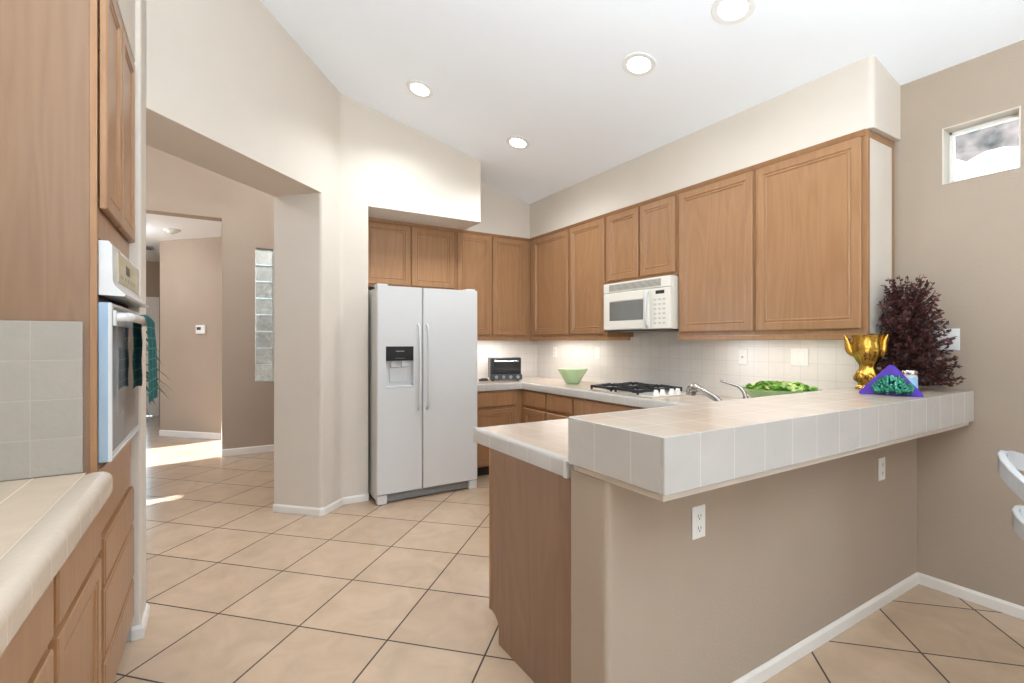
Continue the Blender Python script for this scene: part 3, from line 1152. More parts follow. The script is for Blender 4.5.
# teal towel draped over the oven handle
b = MB()
ya, yb = 2.31, 2.60
rows = []
pp = []
xh = -0.2445
for k in range(13):
    pp.append((-0.2665 + 0.0015 * math.sin(k), 1.145 + (hz - 1.145) * k / 12))
for k in range(1, 8):
    a = math.pi - k / 8 * math.pi
    pp.append((xh + 0.0195 * math.cos(a), hz + 0.0195 * math.sin(a)))
for k in range(17):
    pp.append((-0.2245 + 0.004 * k / 16, hz - (hz - 1.09) * k / 16))
ny = 18
for s_, thick in ((0, 0), (1, 0)):
    pass
gr = []
for j in range(ny + 1):
    v = j / ny
    row = []
    for i, (x, z) in enumerate(pp):
        u = i / (len(pp) - 1)
        wob = 0.0055 * math.sin(v * 15 + 0.6) * min(1, abs(z - hz) / 0.1)
        sq = 1 - 0.12 * min(1, abs(z - hz) / 0.3) * (1 if i > 16 else -0.3)
        y = (ya + yb) / 2 + (v - 0.5) * (yb - ya) * (1.0 / sq if i > 16 else 0.9)
        row.append(b.bm.verts.new((x + (abs(wob) * 1.4 if i > 16 else -abs(wob) * 0.5), y, z + 0.006 * math.sin(v * 4))))
    gr.append(row)
for j in range(ny):
    for i in range(len(pp) - 1):
        b.bm.faces.new((gr[j][i], gr[j + 1][i], gr[j + 1][i + 1], gr[j][i + 1]))
bmesh.ops.solidify(b.bm, geom=list(b.bm.faces), thickness=-0.003)
tag(b.build('dish_towel', TEAL, None, smooth=True), 'teal dish towel with pale stripes hanging over the oven handle', 'towel')

# ------------------------------------------------------------------ refrigerator
FX0, FX1, FYF = 1.112, 2.028, 3.90
t = thing('refrigerator', 'white side-by-side refrigerator with dark water dispenser under the header', 'refrigerator', (1.57, 4.3, 0))
b = MB()
b.box(FX0 + 0.004, FX1 - 0.004, FYF + 0.075, YB - 0.04, 0.03, 1.765, 0.006)
b.build('cabinet_body', WHITE, t)
zb, ztp = 0.085, 1.785
xs = 1.503


def fridge_door(x0, x1, nm):
    b = MB()
    r = 0.03
    poly = fillet([(x0, FYF), (x1, FYF), (x1, FYF + 0.068), (x0, FYF + 0.068)], [0.018, 0.018, 0, 0], 5)
    b.hexa(poly, zb, ztp)
    return b


# freezer door with recess: left slab pieces around the dispenser
dx0, dx1, dz0, dz1 = 1.185, 1.420, 0.945, 1.290
b = MB()
poly = fillet([(FX0, FYF), (dx0, FYF), (dx0, FYF + 0.068), (FX0, FYF + 0.068)], [0.018, 0, 0, 0], 5)
b.hexa(poly, zb, ztp)
poly = fillet([(dx1, FYF), (xs - 0.003, FYF), (xs - 0.003, FYF + 0.068), (dx1, FYF + 0.068)], [0, 0.018, 0, 0], 5)
b.hexa(poly, zb, ztp)
b.box(dx0, dx1, FYF, FYF + 0.068, zb, dz0)
b.box(dx0, dx1, FYF, FYF + 0.068, dz1, ztp)
b.box(dx0, dx1, FYF + 0.058, FYF + 0.068, dz0, dz1)
fd = b.build('freezer_door', WHITE, t)
b = MB()
b.box(dx0 + 0.001, dx1 - 0.001, FYF - 0.003, FYF + 0.057, 1.172, dz1 - 0.001, 0.002)
dp = b.build('dispenser_panel', BLACK, fd)
b = MB()
b.box(1.268, 1.338, FYF - 0.0042, FYF - 0.0032, 1.246, 1.254)
b.build('panel_print', GREY, dp)
MB().box(1.262, 1.344, FYF - 0.0042, FYF - 0.0032, 1.190, 1.193).build('button_strip', GREY, dp)
b = MB()
b.box(dx0 + 0.001, dx1 - 0.001, FYF + 0.002, FYF + 0.057, dz0 + 0.001, dz0 + 0.018, 0.003)
b.hexa([(1.235, FYF + 0.02), (1.285, FYF + 0.02), (1.275, FYF + 0.056), (1.245, FYF + 0.056)], 1.12, 1.1715)
b.hexa([(1.325, FYF + 0.02), (1.375, FYF + 0.02), (1.365, FYF + 0.056), (1.335, FYF + 0.056)], 1.12, 1.1715)
b.box(1.228, 1.378, FYF + 0.048, FYF + 0.0575, 0.99, 1.115, 0.004)
b.build('dispenser_well', mat('dispenser_grey', (0.62, 0.62, 0.62), 0.3, noise=0.02), fd)
b = MB()
b.hexa(fillet([(xs + 0.003, FYF), (FX1, FYF), (FX1, FYF + 0.068), (xs + 0.003, FYF + 0.068)], [0.018, 0.018, 0, 0], 5), zb, ztp)
rd = b.build('refrigerator_door', WHITE, t)
for (hx, par) in ((xs - 0.042, fd), (xs + 0.036, rd)):
    b = MB()
    b.tube(smooth_pts([(hx, FYF - 0.001, 1.475), (hx, FYF - 0.03, 1.44), (hx, FYF - 0.042, 1.30), (hx, FYF - 0.046, 1.115), (hx, FYF - 0.042, 0.93), (hx, FYF - 0.03, 0.79), (hx, FYF - 0.001, 0.755)], 5), 0.0105, 10)
    b.build('handle', WHITE, par, smooth=True)
b = MB()
b.box(FX0 + 0.09, FX1 - 0.09, FYF + 0.035, FYF + 0.074, 0.012, 0.078)
for k in range(4):
    b.box(FX0 + 0.09, FX1 - 0.09, FYF + 0.028, FYF + 0.035, 0.018 + k * 0.014, 0.023 + k * 0.014)
b.build('base_grille', GREY, t)
for fx in (FX0 + 0.005, FX1 - 0.085):
    b = MB()
    b.box(fx, fx + 0.08, FYF + 0.004, FYF + 0.074, 0.001, 0.075, 0.008)
    b.build('foot_cover', WHITE, t)
for (a, c) in ((FX0 + 0.01, FX0 + 0.10), (FX1 - 0.10, FX1 - 0.01)):
    MB().box(a, c, FYF + 0.03, FYF + 0.14, 1.7855, 1.803, 0.004).build('hinge_cover', WHITE, t)

# ------------------------------------------------------------------ microwave over the range
mx0, my0, my1, mz0, mz1 = 2.89, 2.458, 3.186, 1.425, 1.826
t = thing('microwave', 'bisque over-the-range microwave mounted beneath the short wall cabinet', 'microwave', (3.1, 2.84, mz0))
b = MB()
b.box(mx0 + 0.03, XR - 0.012, my0, my1, mz0, mz1, 0.003)
b.build('body', BISQUE, t)
b = MB()
b.box(mx0, mx0 + 0.0295, my0, my1, 1.745, mz1, 0.004)
g = b.build('vent_grille', BISQUE, t)
b = MB()
b.box(mx0 - 0.0008, mx0 + 0.001, my0 + 0.09, my1 - 0.07, 1.757, 1.812)
g2 = b.build('grille_opening', mat('grille_shadow', (0.12, 0.11, 0.09), 0.6, noise=0.05), g)
b = MB()
for k in range(6):
    b.box(mx0 - 0.004, mx0 - 0.001, my0 + 0.09, my1 - 0.07, 1.759 + k * 0.009, 1.7625 + k * 0.009)
b.build('grille_slats', BISQUE, g2)
b = MB()
b.panel((mx0 + 0.0295, my1, mz0 + 0.004), (0, -1, 0), (-1, 0, 0), my1 - 2.655, 1.742 - mz0 - 0.004, 0.03, [(0.0, 0.026), (0.006, 0.031), (0.07, 0.031), (0.076, 0.026)])
md = b.build('door', BISQUE, t)
MB().box(mx0 + 0.001, mx0 + 0.004, 2.655 + 0.074, my1 - 0.074, mz0 + 0.08, 1.742 - 0.078).build('door_window', MWGLASS, md)
b = MB()
b.tube(smooth_pts([(mx0 - 0.001, 2.678, 1.722), (mx0 - 0.028, 2.672, 1.70), (mx0 - 0.04, 2.668, 1.585), (mx0 - 0.028, 2.672, 1.47), (mx0 - 0.001, 2.678, 1.448)], 6), [0.012] * 25, 10)
b.build('handle', WHITE, md, smooth=True)
b = MB()
b.box(mx0, mx0 + 0.0295, my0, 2.652, mz0 + 0.004, 1.742, 0.004)
cpn = b.build('control_panel', BISQUE, t)
MB().box(mx0 - 0.0012, mx0 + 0.001, 2.515, 2.60, 1.695, 1.722).build('display', BLACK, cpn)
KEYG = mat('key_grey', (0.50, 0.47, 0.42), 0.5, noise=0.03)
for r_ in range(6):
    for c_ in range(3):
        MB().box(mx0 - 0.0012, mx0 + 0.001, 2.505 + c_ * 0.043, 2.532 + c_ * 0.043, 1.465 + r_ * 0.036, 1.479 + r_ * 0.036).build('key', KEYG, cpn)
MB().box(mx0 - 0.0008, mx0 + 0.001, 3.13, 3.145, 1.452, 1.464).build('badge', GREY, md)
MB().box(mx0 + 0.02, XR - 0.02, my0 + 0.01, my1 - 0.01, mz0 - 0.012, mz0 - 0.0005).build('underside_vent', DKGREY, t)

# ------------------------------------------------------------------ cooktop
t = thing('gas_cooktop', 'gas cooktop with black iron grates and white knobs below the microwave', 'cooktop', (3.0, 2.84, 0.914))
cz = 0.9143
MB().box(2.745, 3.235, 2.50, 3.215, cz, cz + 0.0101, 0.004).build('cooktop_plate', BISQUE, t)
for (bx, by) in ((2.86, 3.05), (3.11, 3.05), (2.86, 2.76), (3.11, 2.76)):
    b = MB()
    b.lathe((bx, by, cz + 0.010), [(0.048, 0.0), (0.048, 0.008), (0.035, 0.010), (0.035, 0.018), (0.030, 0.022), (0.0, 0.022)], 20)
    b.build('burner', BLACK, t, smooth=True)
    b = MB()
    h = 0.120
    zt = cz + 0.046
    for s in (-1, 1):
        b.box(bx - h, bx + h, by + s * h - 0.008, by + s * h + 0.008, zt - 0.020, zt, 0.002)
        b.box(bx + s * h - 0.008, bx + s * h + 0.008, by - h, by + h, zt - 0.020, zt, 0.002)
        for q in (-1, 1):
            b.box(bx + s * h - 0.007, bx + s * h + 0.007, by + q * h - 0.007, by + q * h + 0.007, cz + 0.0102, zt)
    for k in range(4):
        a = k * math.pi / 2
        dx_, dy_ = math.cos(a), math.sin(a)
        b.tube([(bx + dx_ * h, by + dy_ * h, zt - 0.005), (bx + dx_ * 0.06, by + dy_ * 0.06, zt + 0.004), (bx + dx_ * 0.02, by + dy_ * 0.02, zt + 0.010)], 0.009, 6)
    b.build('grate', IRON, t)
for (kx, ky) in ((2.845, 2.555), (2.915, 2.555), (3.02, 2.555), (3.09, 2.555)):
    b = MB()
    b.lathe((kx, ky, cz + 0.0102), [(0.024, 0), (0.023, 0.012), (0.019, 0.018), (0.017, 0.032), (0.0, 0.034)], 18)
    b.box(kx - 0.004, kx + 0.004, ky - 0.018, ky + 0.018, cz + 0.028, cz + 0.050, 0.002)
    b.build('knob', PLASTIC, t, smooth=True)

# ------------------------------------------------------------------ toaster oven + cord
t = thing('toaster_oven', 'black toaster oven with glass door and bottom knobs on the back worktop', 'toaster oven', (2.66, 4.50, 0.9145))
tx0, tx1, ty0, ty1, tz = 2.495, 2.825, 4.36, 4.62, 0.9145
b = MB()
b.box(tx0, tx1, ty0 + 0.02, ty1, tz + 0.016, tz + 0.245, 0.012)
b.build('body', BLACK, t)
b = MB()
b.panel((tx0 + 0.008, ty0 + 0.0195, tz + 0.075), (1, 0, 0), (0, -1, 0), tx1 - tx0 - 0.016, 0.150, 0.02, [(0, 0.012), (0.004, 0.016), (0.022, 0.016), (0.025, 0.012)])
dd = b.build('door', BLACK, t)
MB().box(tx0 + 0.036, tx1 - 0.036, ty0 + 0.0055, ty0 + 0.0072, tz + 0.102, tz + 0.198).build('door_glass', mat('toaster_glass', (0.03, 0.03, 0.028), 0.03, spec=0.9, noise=0.02), dd)
b = MB()
b.tube([(tx0 + 0.04, ty0 - 0.022, tz + 0.208), (tx1 - 0.04, ty0 - 0.022, tz + 0.208)], 0.007, 8)
b.box(tx0 + 0.05, tx0 + 0.062, ty0 - 0.022, ty0 + 0.003, tz + 0.204, tz + 0.212)
b.box(tx1 - 0.062, tx1 - 0.05, ty0 - 0.022, ty0 + 0.003, tz + 0.204, tz + 0.212)
b.build('handle', CHROME, dd, smooth=True)
b = MB()
b.hexa([(tx0 - 0.004, ty0 - 0.012), (tx1 + 0.004, ty0 - 0.012), (tx1 + 0.004, ty0 + 0.0192), (tx0 - 0.004, ty0 + 0.0192)], tz + 0.014, tz + 0.070, 0.006)
cpn = b.build('control_panel', DKGREY, t)
for k in range(4):
    b = MB()
    x = tx0 + 0.06 + k * 0.076
    b.tube([(x, ty0 - 0.0122, tz + 0.042), (x, ty0 - 0.028, tz + 0.042)], [0.018, 0.015], 14)
    b.build('knob', GREY, cpn, smooth=True)
for (fx, fy) in ((tx0 + 0.03, ty0 + 0.05), (tx1 - 0.03, ty0 + 0.05), (tx0 + 0.03, ty1 - 0.04), (tx1 - 0.03, ty1 - 0.04)):
    MB().lathe((fx, fy, tz + 0.0003), [(0.012, 0), (0.014, 0.0158)], 10).build('foot', BLACK, t)
t.rotation_euler = (0, 0, math.radians(-22))
b = MB()
cp_ = []
for k in range(50):
    a = k * 0.55
    cp_.append((2.365 + 0.055 * math.cos(a) * (1 - k * 0.004), 4.42 + 0.035 * math.sin(a), 0.9205 + 0.0005 * k))
b.tube(cp_, 0.004, 6)
tag(b.build('power_cord', BLACK, None, smooth=True), 'coiled black power cord lying on the worktop beside the refrigerator', 'cord')

# ------------------------------------------------------------------ green bowls
t = thing('glass_bowl', 'empty pale green glass bowl on the worktop left of the cooktop', 'bowl', (3.02, 3.78, 0.9145))
b = MB()
b.lathe((3.02, 3.78, 0.9148), [(0.0, 0.0), (0.062, 0.0), (0.066, 0.004), (0.098, 0.055), (0.132, 0.11), (0.150, 0.142), (0.152, 0.146), (0.147, 0.146), (0.128, 0.11), (0.094, 0.058), (0.060, 0.010), (0.0, 0.009)], 40)
b.build('bowl_body', GREENGLASS, t, smooth=True)
sx_, sy_ = 2.83, 1.61
t = thing('salad_bowl', 'wide green glass bowl heaped with lettuce behind the raised bar', 'bowl', (sx_, sy_, 0.9145))
b = MB()
b.lathe((sx_, sy_, 0.9148), [(0.0, 0.0), (0.085, 0.0), (0.09, 0.006), (0.135, 0.06), (0.185, 0.12), (0.210, 0.137), (0.212, 0.142), (0.205, 0.142), (0.18, 0.127), (0.128, 0.064), (0.084, 0.012), (0.0, 0.011)], 40, 0.015, 12)
b.build('bowl_body', mat('green_bowl_deep', (0.42, 0.66, 0.32), 0.12, spec=0.6, noise=0.1), t, smooth=True)
random.seed(11)
for m_, nm, cnt in ((SALAD, 'salad_greens', 90), (SALAD2, 'pale_salad_greens', 55)):
    b = MB()
    for k in range(cnt):
        rr = 0.178 * math.sqrt(random.random())
        a = random.uniform(0, 6.283)
        zc = 0.9145 + 0.134 + 0.030 * (1 - (rr / 0.19) ** 2) + random.uniform(-0.012, 0.010)
        c = Vector((sx_ + rr * math.cos(a), sy_ + rr * math.sin(a), zc))
        q = Matrix.Rotation(random.uniform(0, 6.28), 3, 'Z') @ Matrix.Rotation(random.uniform(-0.8, 0.8), 3, 'X')
        s = random.uniform(0.022, 0.040)
        ring = []
        nn = 9
        cv = b.bm.verts.new(c + q @ Vector((0, 0, -0.004)))
        for i in range(nn):
            th = 2 * math.pi * i / nn
            ring.append(b.bm.verts.new(c + q @ Vector((s * math.cos(th), s * 0.75 * math.sin(th), 0.008 * math.sin(3 * th + k)))))
        for i in range(nn):
            b.bm.faces.new((cv, ring[i], ring[(i + 1) % nn]))
    o = b.build(nm, m_, t)
    o['kind'] = 'stuff'

# ------------------------------------------------------------------ faucet
t = thing('faucet', 'brushed nickel faucet with curved lever standing behind the raised bar', 'faucet', (2.1, 1.40, 0.9145))
fz = 0.9148
b = MB()
b.lathe((1.995, 1.392, fz), [(0.0, 0), (0.028, 0), (0.028, 0.006), (0.022, 0.014), (0.019, 0.03), (0.018, 0.11), (0.013, 0.128), (0.0, 0.131)], 20)
b.tube(smooth_pts([(1.995, 1.392, fz + 0.10), (1.995, 1.412, fz + 0.135), (1.997, 1.47, fz + 0.165), (2.0, 1.535, fz + 0.185)], 6), [0.0145] * 19, 12)
b.build('spout', STEEL, t, smooth=True)
b = MB()
b.tube(smooth_pts([(2.0, 1.533, fz + 0.1845), (2.001, 1.556, fz + 0.188), (2.002, 1.572, fz + 0.178), (2.002, 1.576, fz + 0.152)], 4), [0.016, 0.018, 0.020, 0.021, 0.022, 0.022, 0.022, 0.023, 0.024, 0.024, 0.024, 0.023, 0.022], 14)
b.build('spray_head', STEEL, t, smooth=True)
b = MB()
b.lathe((2.18, 1.400, fz), [(0.0, 0), (0.026, 0), (0.026, 0.006), (0.020, 0.014), (0.017, 0.04), (0.016, 0.135), (0.012, 0.152), (0.0, 0.155)], 18)
b.tube(smooth_pts([(2.18, 1.400, fz + 0.14), (2.179, 1.412, fz + 0.172), (2.172, 1.432, fz + 0.196), (2.155, 1.46, fz + 0.206), (2.128, 1.505, fz + 0.222)], 5), [0.0105 - 0.00028 * k for k in range(21)], 10)
b.build('lever_handle', STEEL, t, smooth=True)

# ------------------------------------------------------------------ things on the bar
BZ = 1.0782
# gold two-handled figure vase
vx, vy = 2.92, 1.19
t = thing('gold_vase', 'shiny gold vase with flared wing handles in front of the burgundy tree', 'vase', (vx, vy, BZ))
b = MB()
b.lathe((vx, vy, BZ), [(0.0, 0), (0.050, 0), (0.052, 0.010), (0.043, 0.018), (0.040, 0.03), (0.050, 0.05), (0.053, 0.072), (0.046, 0.095), (0.034, 0.112), (0.036, 0.13), (0.047, 0.15), (0.058, 0.172), (0.065, 0.20), (0.066, 0.235), (0.061, 0.262), (0.066, 0.280), (0.068, 0.286), (0.063, 0.286), (0.056, 0.262), (0.0, 0.24)], 48, 0.09, 6)
b.build('vase_body', GOLD, t, smooth=True)
ux, uy = 0.36, -0.933    # picture-right direction there
for s in (-1, 1):
    b = MB()
    q = 1.0 if s < 0 else 0.80
    b.tube(smooth_pts([(vx + s * ux * 0.052, vy + s * uy * 0.052, BZ + 0.175), (vx + s * ux * 0.078 * q, vy + s * uy * 0.078 * q, BZ + 0.205), (vx + s * ux * 0.088 * q, vy + s * uy * 0.088 * q, BZ + 0.25), (vx + s * ux * 0.104 * q, vy + s * uy * 0.104 * q, BZ + 0.29)], 5), [0.010, 0.013, 0.016, 0.018, 0.019, 0.020, 0.020, 0.019, 0.018, 0.016, 0.014, 0.012, 0.010, 0.008, 0.005, 0.003], 10)
    b.build('wing_handle', GOLD, t, smooth=True)
b = MB()
for k in range(7):
    a = 2 * math.pi * k / 7 + 0.2
    b.blob((vx + 0.050 * math.cos(a), vy + 0.050 * math.sin(a), BZ + 0.062), 0.015, 1, 1, 1.5, 2)
b.build('base_beading', GOLD, t, smooth=True)
# purple triangular napkin holder with a green foil cluster
nx, ny_ = 2.715, 1.015
U = Vector((0.36, -0.933, 0))
W = Vector((-0.933, -0.36, 0))      # towards the viewer
t = thing('napkin_holder', 'purple triangular napkin holder with green foil cluster at the bar end', 'napkin holder', (nx, ny_, BZ))


def tri(off, w, h, th, name, m_):
    b = MB()
    c = Vector((nx, ny_, BZ)) + W * off
    P = [c + U * (-w / 2) + Vector((0, 0, 0.008)), c + U * (w / 2) + Vector((0, 0, 0.008)), c + U * (w * 0.06) + Vector((0, 0, h)), c - U * (w * 0.02) + Vector((0, 0, h))]
    A = [b.bm.verts.new(p) for p in P]
    B2 = [b.bm.verts.new(p - W * th) for p in P]
    b.bm.faces.new(A)
    b.bm.faces.new(B2[::-1])
    for i in range(4):
        j = (i + 1) % 4
        b.bm.faces.new((A[j], A[i], B2[i], B2[j]))
    return b.build(name, m_, t)


tri(0.018, 0.240, 0.140, 0.006, 'front_panel', PURPLE)
tri(-0.030, 0.240, 0.140, 0.006, 'back_panel', PURPLE)
tri(0.004, 0.20, 0.122, 0.016, 'napkin_stack', mat('dark_napkin', (0.16, 0.03, 0.10), 0.9, noise=0.1))
b = MB()
c = Vector((nx, ny_, BZ))
P = [c + U * -0.118 + W * 0.024, c + U * 0.118 + W * 0.024, c + U * 0.118 - W * 0.04, c - U * 0.118 - W * 0.04]
b.hexa([(p.x, p.y) for p in P][::-1], BZ, BZ + 0.008)
b.build('base_plate', PURPLE, t)
b = MB()
random.seed(5)
for k in range(120):
    a = random.uniform(-1, 1)
    v = random.random()
    hh = 0.072 * (1 - abs(a) ** 2.2 * 0.7)
    c = Vector((nx, ny_, BZ + 0.006)) + U * (a * 0.064 + 0.008) + W * (0.024 + 0.030 * (1 - v * v) * (1 - 0.5 * abs(a)) * random.uniform(0.6, 1)) + Vector((0, 0, v * hh))
    tip = c + Vector((0, 0, 0.024)) + U * (a * 0.014 + random.uniform(-0.006, 0.006)) + W * 0.008
    b.tube([c, (c + tip) / 2 + W * 0.005, tip], [0.004, 0.0075, 0.0015], 6)
b.build('foil_cluster', GREENFOIL, t, smooth=True)
# candle jar
jx, jy = 2.955, 1.022
t = thing('candle_jar', 'small candle jar with pale blue label and silver lid beside the napkin holder', 'candle', (jx, jy, BZ))
b = MB()
b.lathe((jx, jy, BZ), [(0.0, 0), (0.029, 0), (0.031, 0.004), (0.031, 0.082), (0.027, 0.088), (0.0, 0.088)], 28)
b.build('jar', mat('frosted_jar', (0.62, 0.60, 0.55), 0.15, noise=0.03), t, smooth=True)
b = MB()
b.lathe((jx, jy, BZ), [(0.0312, 0.016), (0.0318, 0.016), (0.0318, 0.074), (0.0312, 0.074)], 28)
b.build('label_band', LABELBLUE, t, smooth=True)
b = MB()
b.lathe((jx, jy, BZ), [(0.0, 0.0882), (0.031, 0.0882), (0.032, 0.092), (0.032, 0.104), (0.029, 0.108), (0.0, 0.108)], 28)
b.build('lid', CHROME, t, smooth=True)
# burgundy artificial tree
px, py = 3.130, 1.095
t = thing('artificial_tree', 'burgundy leafy tabletop tree at the wall end of the bar', 'plant', (px, py, BZ))
random.seed(3)
b = MB()
b.tube([(px, py, BZ), (px + 0.003, py, BZ + 0.2), (px - 0.004, py + 0.003, BZ + 0.4), (px - 0.004, py + 0.004, BZ + 0.54)], [0.013, 0.010, 0.007, 0.003], 8)
b.lathe((px, py, BZ), [(0.0, 0), (0.05, 0), (0.05, 0.006), (0.016, 0.016), (0.0, 0.018)], 16)
b.build('trunk', TWIG, t, smooth=True)
bb = MB()
lf = MB()
R_ = lambda h: 0.162 * (1 - h) ** 0.65 + 0.058
nbr = 210
for k in range(nbr):
    h = (k + 0.5) / nbr
    h = h * 0.98
    a = k * 2.39996 + random.uniform(-0.3, 0.3)
    L_ = R_(h) * random.uniform(0.72, 1.12)
    d = Vector((math.cos(a), math.sin(a), 0))
    z0 = BZ + 0.03 + 0.475 * h
    lift = 0.035 + 0.06 * h
    P0 = Vector((px, py, z0))
    pts = []
    for i in range(6):
        s = i / 5
        p = P0 + d * L_ * s + Vector((0, 0, lift * s * s * 1.2 - 0.03 * s * (1 - h)))
        p.x = min(p.x, XR - 0.03)
        if p.z > BZ + 0.20:
            p.y = min(p.y, 1.185)
        p.z = max(p.z, BZ + 0.012)
        # keep clear of the candle, vase and napkin holder
        pts.append(p)

    def near(p):
        return ((p.x - jx) ** 2 + (p.y - jy) ** 2 < 0.052 ** 2 and p.z < BZ + 0.125) or ((p.x - vx) ** 2 + (p.y - vy) ** 2 < 0.11 ** 2 and p.z < BZ + 0.32) or ((p - Vector((nx, ny_, p.z))).dot(W) > -0.06 and p.z < BZ + 0.16) or p.z > 3
    cut = [i for i, p in enumerate(pts) if near(p)]
    if cut:
        pts = pts[:max(1, cut[0] - 0)]
    if len(pts) < 2:
        continue
    bb.tube(pts, [0.003 - 0.0004 * i for i in range(len(pts))], 4)
    nl = int(L_ / 0.0075)
    fmax = (len(pts) - 1) / 5
    for i in range(nl):
        s = 0.22 + (0.78) * (i / nl)
        if s > fmax:
            break
        fi = s * 5
        i0 = min(int(fi), len(pts) - 2)
        base = pts[i0].lerp(pts[i0 + 1], fi - i0)
        for q in range(1 if random.random() < 0.4 else 2):
            dirv = (d * random.uniform(0.2, 1.0) + Vector((random.uniform(-1, 1), random.uniform(-1, 1), random.uniform(-0.5, 1.0)))).normalized()
            ln = random.uniform(0.016, 0.030)
            wd = random.uniform(0.0045, 0.0085)
            side = dirv.cross(Vector((random.uniform(-1, 1), random.uniform(-1, 1), random.uniform(-1, 1)))).normalized() * wd
            nrm = dirv.cross(side).normalized() * 0.003
            tip = base + dirv * ln
            mid = base + dirv * ln * 0.5
            if tip.x > XR - 0.006 or (tip.z > BZ + 0.22 and tip.y > 1.198) or tip.z < BZ + 0.003 or near(tip):
                continue
            v0, v1, v2, v3 = [lf.bm.verts.new(v) for v in (base, mid + side, tip, mid - side)]
            vm = lf.bm.verts.new(mid + nrm)
            for tri_ in ((v0, v1, vm), (v1, v2, vm), (v2, v3, vm), (v3, v0, vm)):
                lf.bm.faces.new(tri_)
bb.build('branches', TWIG, t)
lf.build('foliage', BURG, t)

# ------------------------------------------------------------------ switches and outlets
def plate_mesh(kind):
    """built at the origin, facing -y, centred"""
    parts = []
    w_ = 0.115 if kind == 'double' else 0.07
    b = MB()
    b.box(-w_ / 2, w_ / 2, -0.006, -0.0005, -0.057, 0.057, 0.003)
    parts.append(('cover_plate', b, PLASTIC))
    if kind == 'outlet':
        for s in (-1, 1):
            b = MB()
            b.hexa(fillet([(-0.017, -0.0078), (0.017, -0.0078), (0.017, -0.0062), (-0.017, -0.0062)], [0, 0, 0, 0]), s * 0.021 - 0.014, s * 0.021 + 0.014)
            parts.append(('receptacle', b, PLASTIC))
            b = MB()
            b.box(-0.008, -0.0055, -0.0085, -0.0078, s * 0.021 - 0.003, s * 0.021 + 0.007)
            b.box(0.0055, 0.008, -0.0085, -0.0078, s * 0.021 - 0.003, s * 0.021 + 0.007)
            b.box(-0.0025, 0.0025, -0.0085, -0.0078, s * 0.021 - 0.011, s * 0.021 - 0.006)
            parts.append(('slots', b, DKGREY))
    elif kind == 'gfci':
        b = MB()
        b.box(-0.017, 0.017, -0.0085, -0.0062, -0.033, 0.033, 0.001)
        parts.append(('receptacle', b, PLASTIC))
        b = MB()
        b.box(-0.007, 0.007, -0.0095, -0.0087, -0.007, 0.007)
        parts.append(('test_button', b, GREY))
    elif kind == 'double':
        for s in (-1, 1):
            b = MB()
            b.box(s * 0.023 - 0.0165, s * 0.023 + 0.0165, -0.0095, -0.0062, -0.033, 0.033, 0.0015)
            parts.append(('rocker', b, PLASTIC))
    elif kind == 'blank':
        b = MB()
        b.box(-0.0165, 0.0165, -0.0095, -0.0062, -0.033, 0.033, 0.0015)
        parts.append(('rocker', b, PLASTIC))
    return parts


_plates = {}


def plate(kind, name, loc, rz, label, cat, group=None):
    if kind in _plates:
        return copy_tree(_plates[kind], loc, rz, label, group)
    t = thing(name, label, cat, (0, 0, 0), group)
    for nm, b, m_ in plate_mesh(kind):
        b.build(nm, m_, t)
    t.location = loc
    t.rotation_euler = (0, 0, rz)
    _plates[kind] = t
    return t


G_OUT = 'white outlets on the half wall'
plate('outlet', 'wall_outlet', (1.445, 1.109, 0.697), 0, 'white duplex outlet on the half wall near the open end of the bar', 'outlet', G_OUT)
plate('outlet', 'wall_outlet', (2.862, 1.109, 0.689), 0, 'white duplex outlet on the half wall near the baseboard corner by the right wall', 'outlet', G_OUT)
RX = math.pi * 1.5    # plate facing -x
plate('gfci', 'splashback_outlet', (XR - 0.0102, 2.135, 1.216), RX, 'white outlet with test button on the splashback left of the salad bowl', 'outlet', 'white plates on the right splashback')
plate('double', 'light_switch', (XR - 0.0102, 1.733, 1.225), RX, 'white double rocker switch on the splashback above the salad bowl', 'switch', 'white plates on the right splashback')
plate('blank', 'splashback_switch', (XR - 0.0102, 3.713, 1.21), RX, 'white single rocker switch on the splashback right of the empty green bowl', 'switch', 'white plates on the right splashback')
plate('outlet', 'wall_outlet', (XR - 0.0102, 4.43, 1.21), RX, 'white duplex outlet on the lit splashback in the back corner', 'outlet', 'white plates on the right splashback')
plate('double', 'light_switch', (XR - 0.0002, 0.985, 1.34), RX, 'white double switch on the taupe wall behind the burgundy tree', 'switch')
plate('double', 'light_switch', (0.519 - 0.0002, 4.091 - 0.0002, 1.09), math.radians(-45), 'white double rocker switch on the cream pier of the hall opening', 'switch')

# thermostat on the passage wall
t = thing('thermostat', 'small white thermostat with grey screen on the hall passage wall', 'thermostat', (-0.158, 7.908, 1.43))
n_ = Vector((-1, -1, 0)).normalized()
u_ = Vector((1, -1, 0)).normalized()


def oriented_box(b, c, hu, hz_, d0, d1):
    c = Vector(c)
    P = [c + u_ * -hu + n_ * d0, c + u_ * hu + n_ * d0, c + u_ * hu + n_ * d1, c - u_ * hu + n_ * d1]
    b.hexa([(p.x, p.y) for p in P][::-1], c.z - hz_, c.z + hz_)
    return b


oriented_box(MB(), (-0.158, 7.908, 1.497), 0.075, 0.058, 0.0005, 0.028).build('housing', PLASTIC, t)
oriented_box(MB(), (-0.175, 7.925, 1.508), 0.035, 0.02, 0.0282, 0.030).build('screen', DKGREY, t)

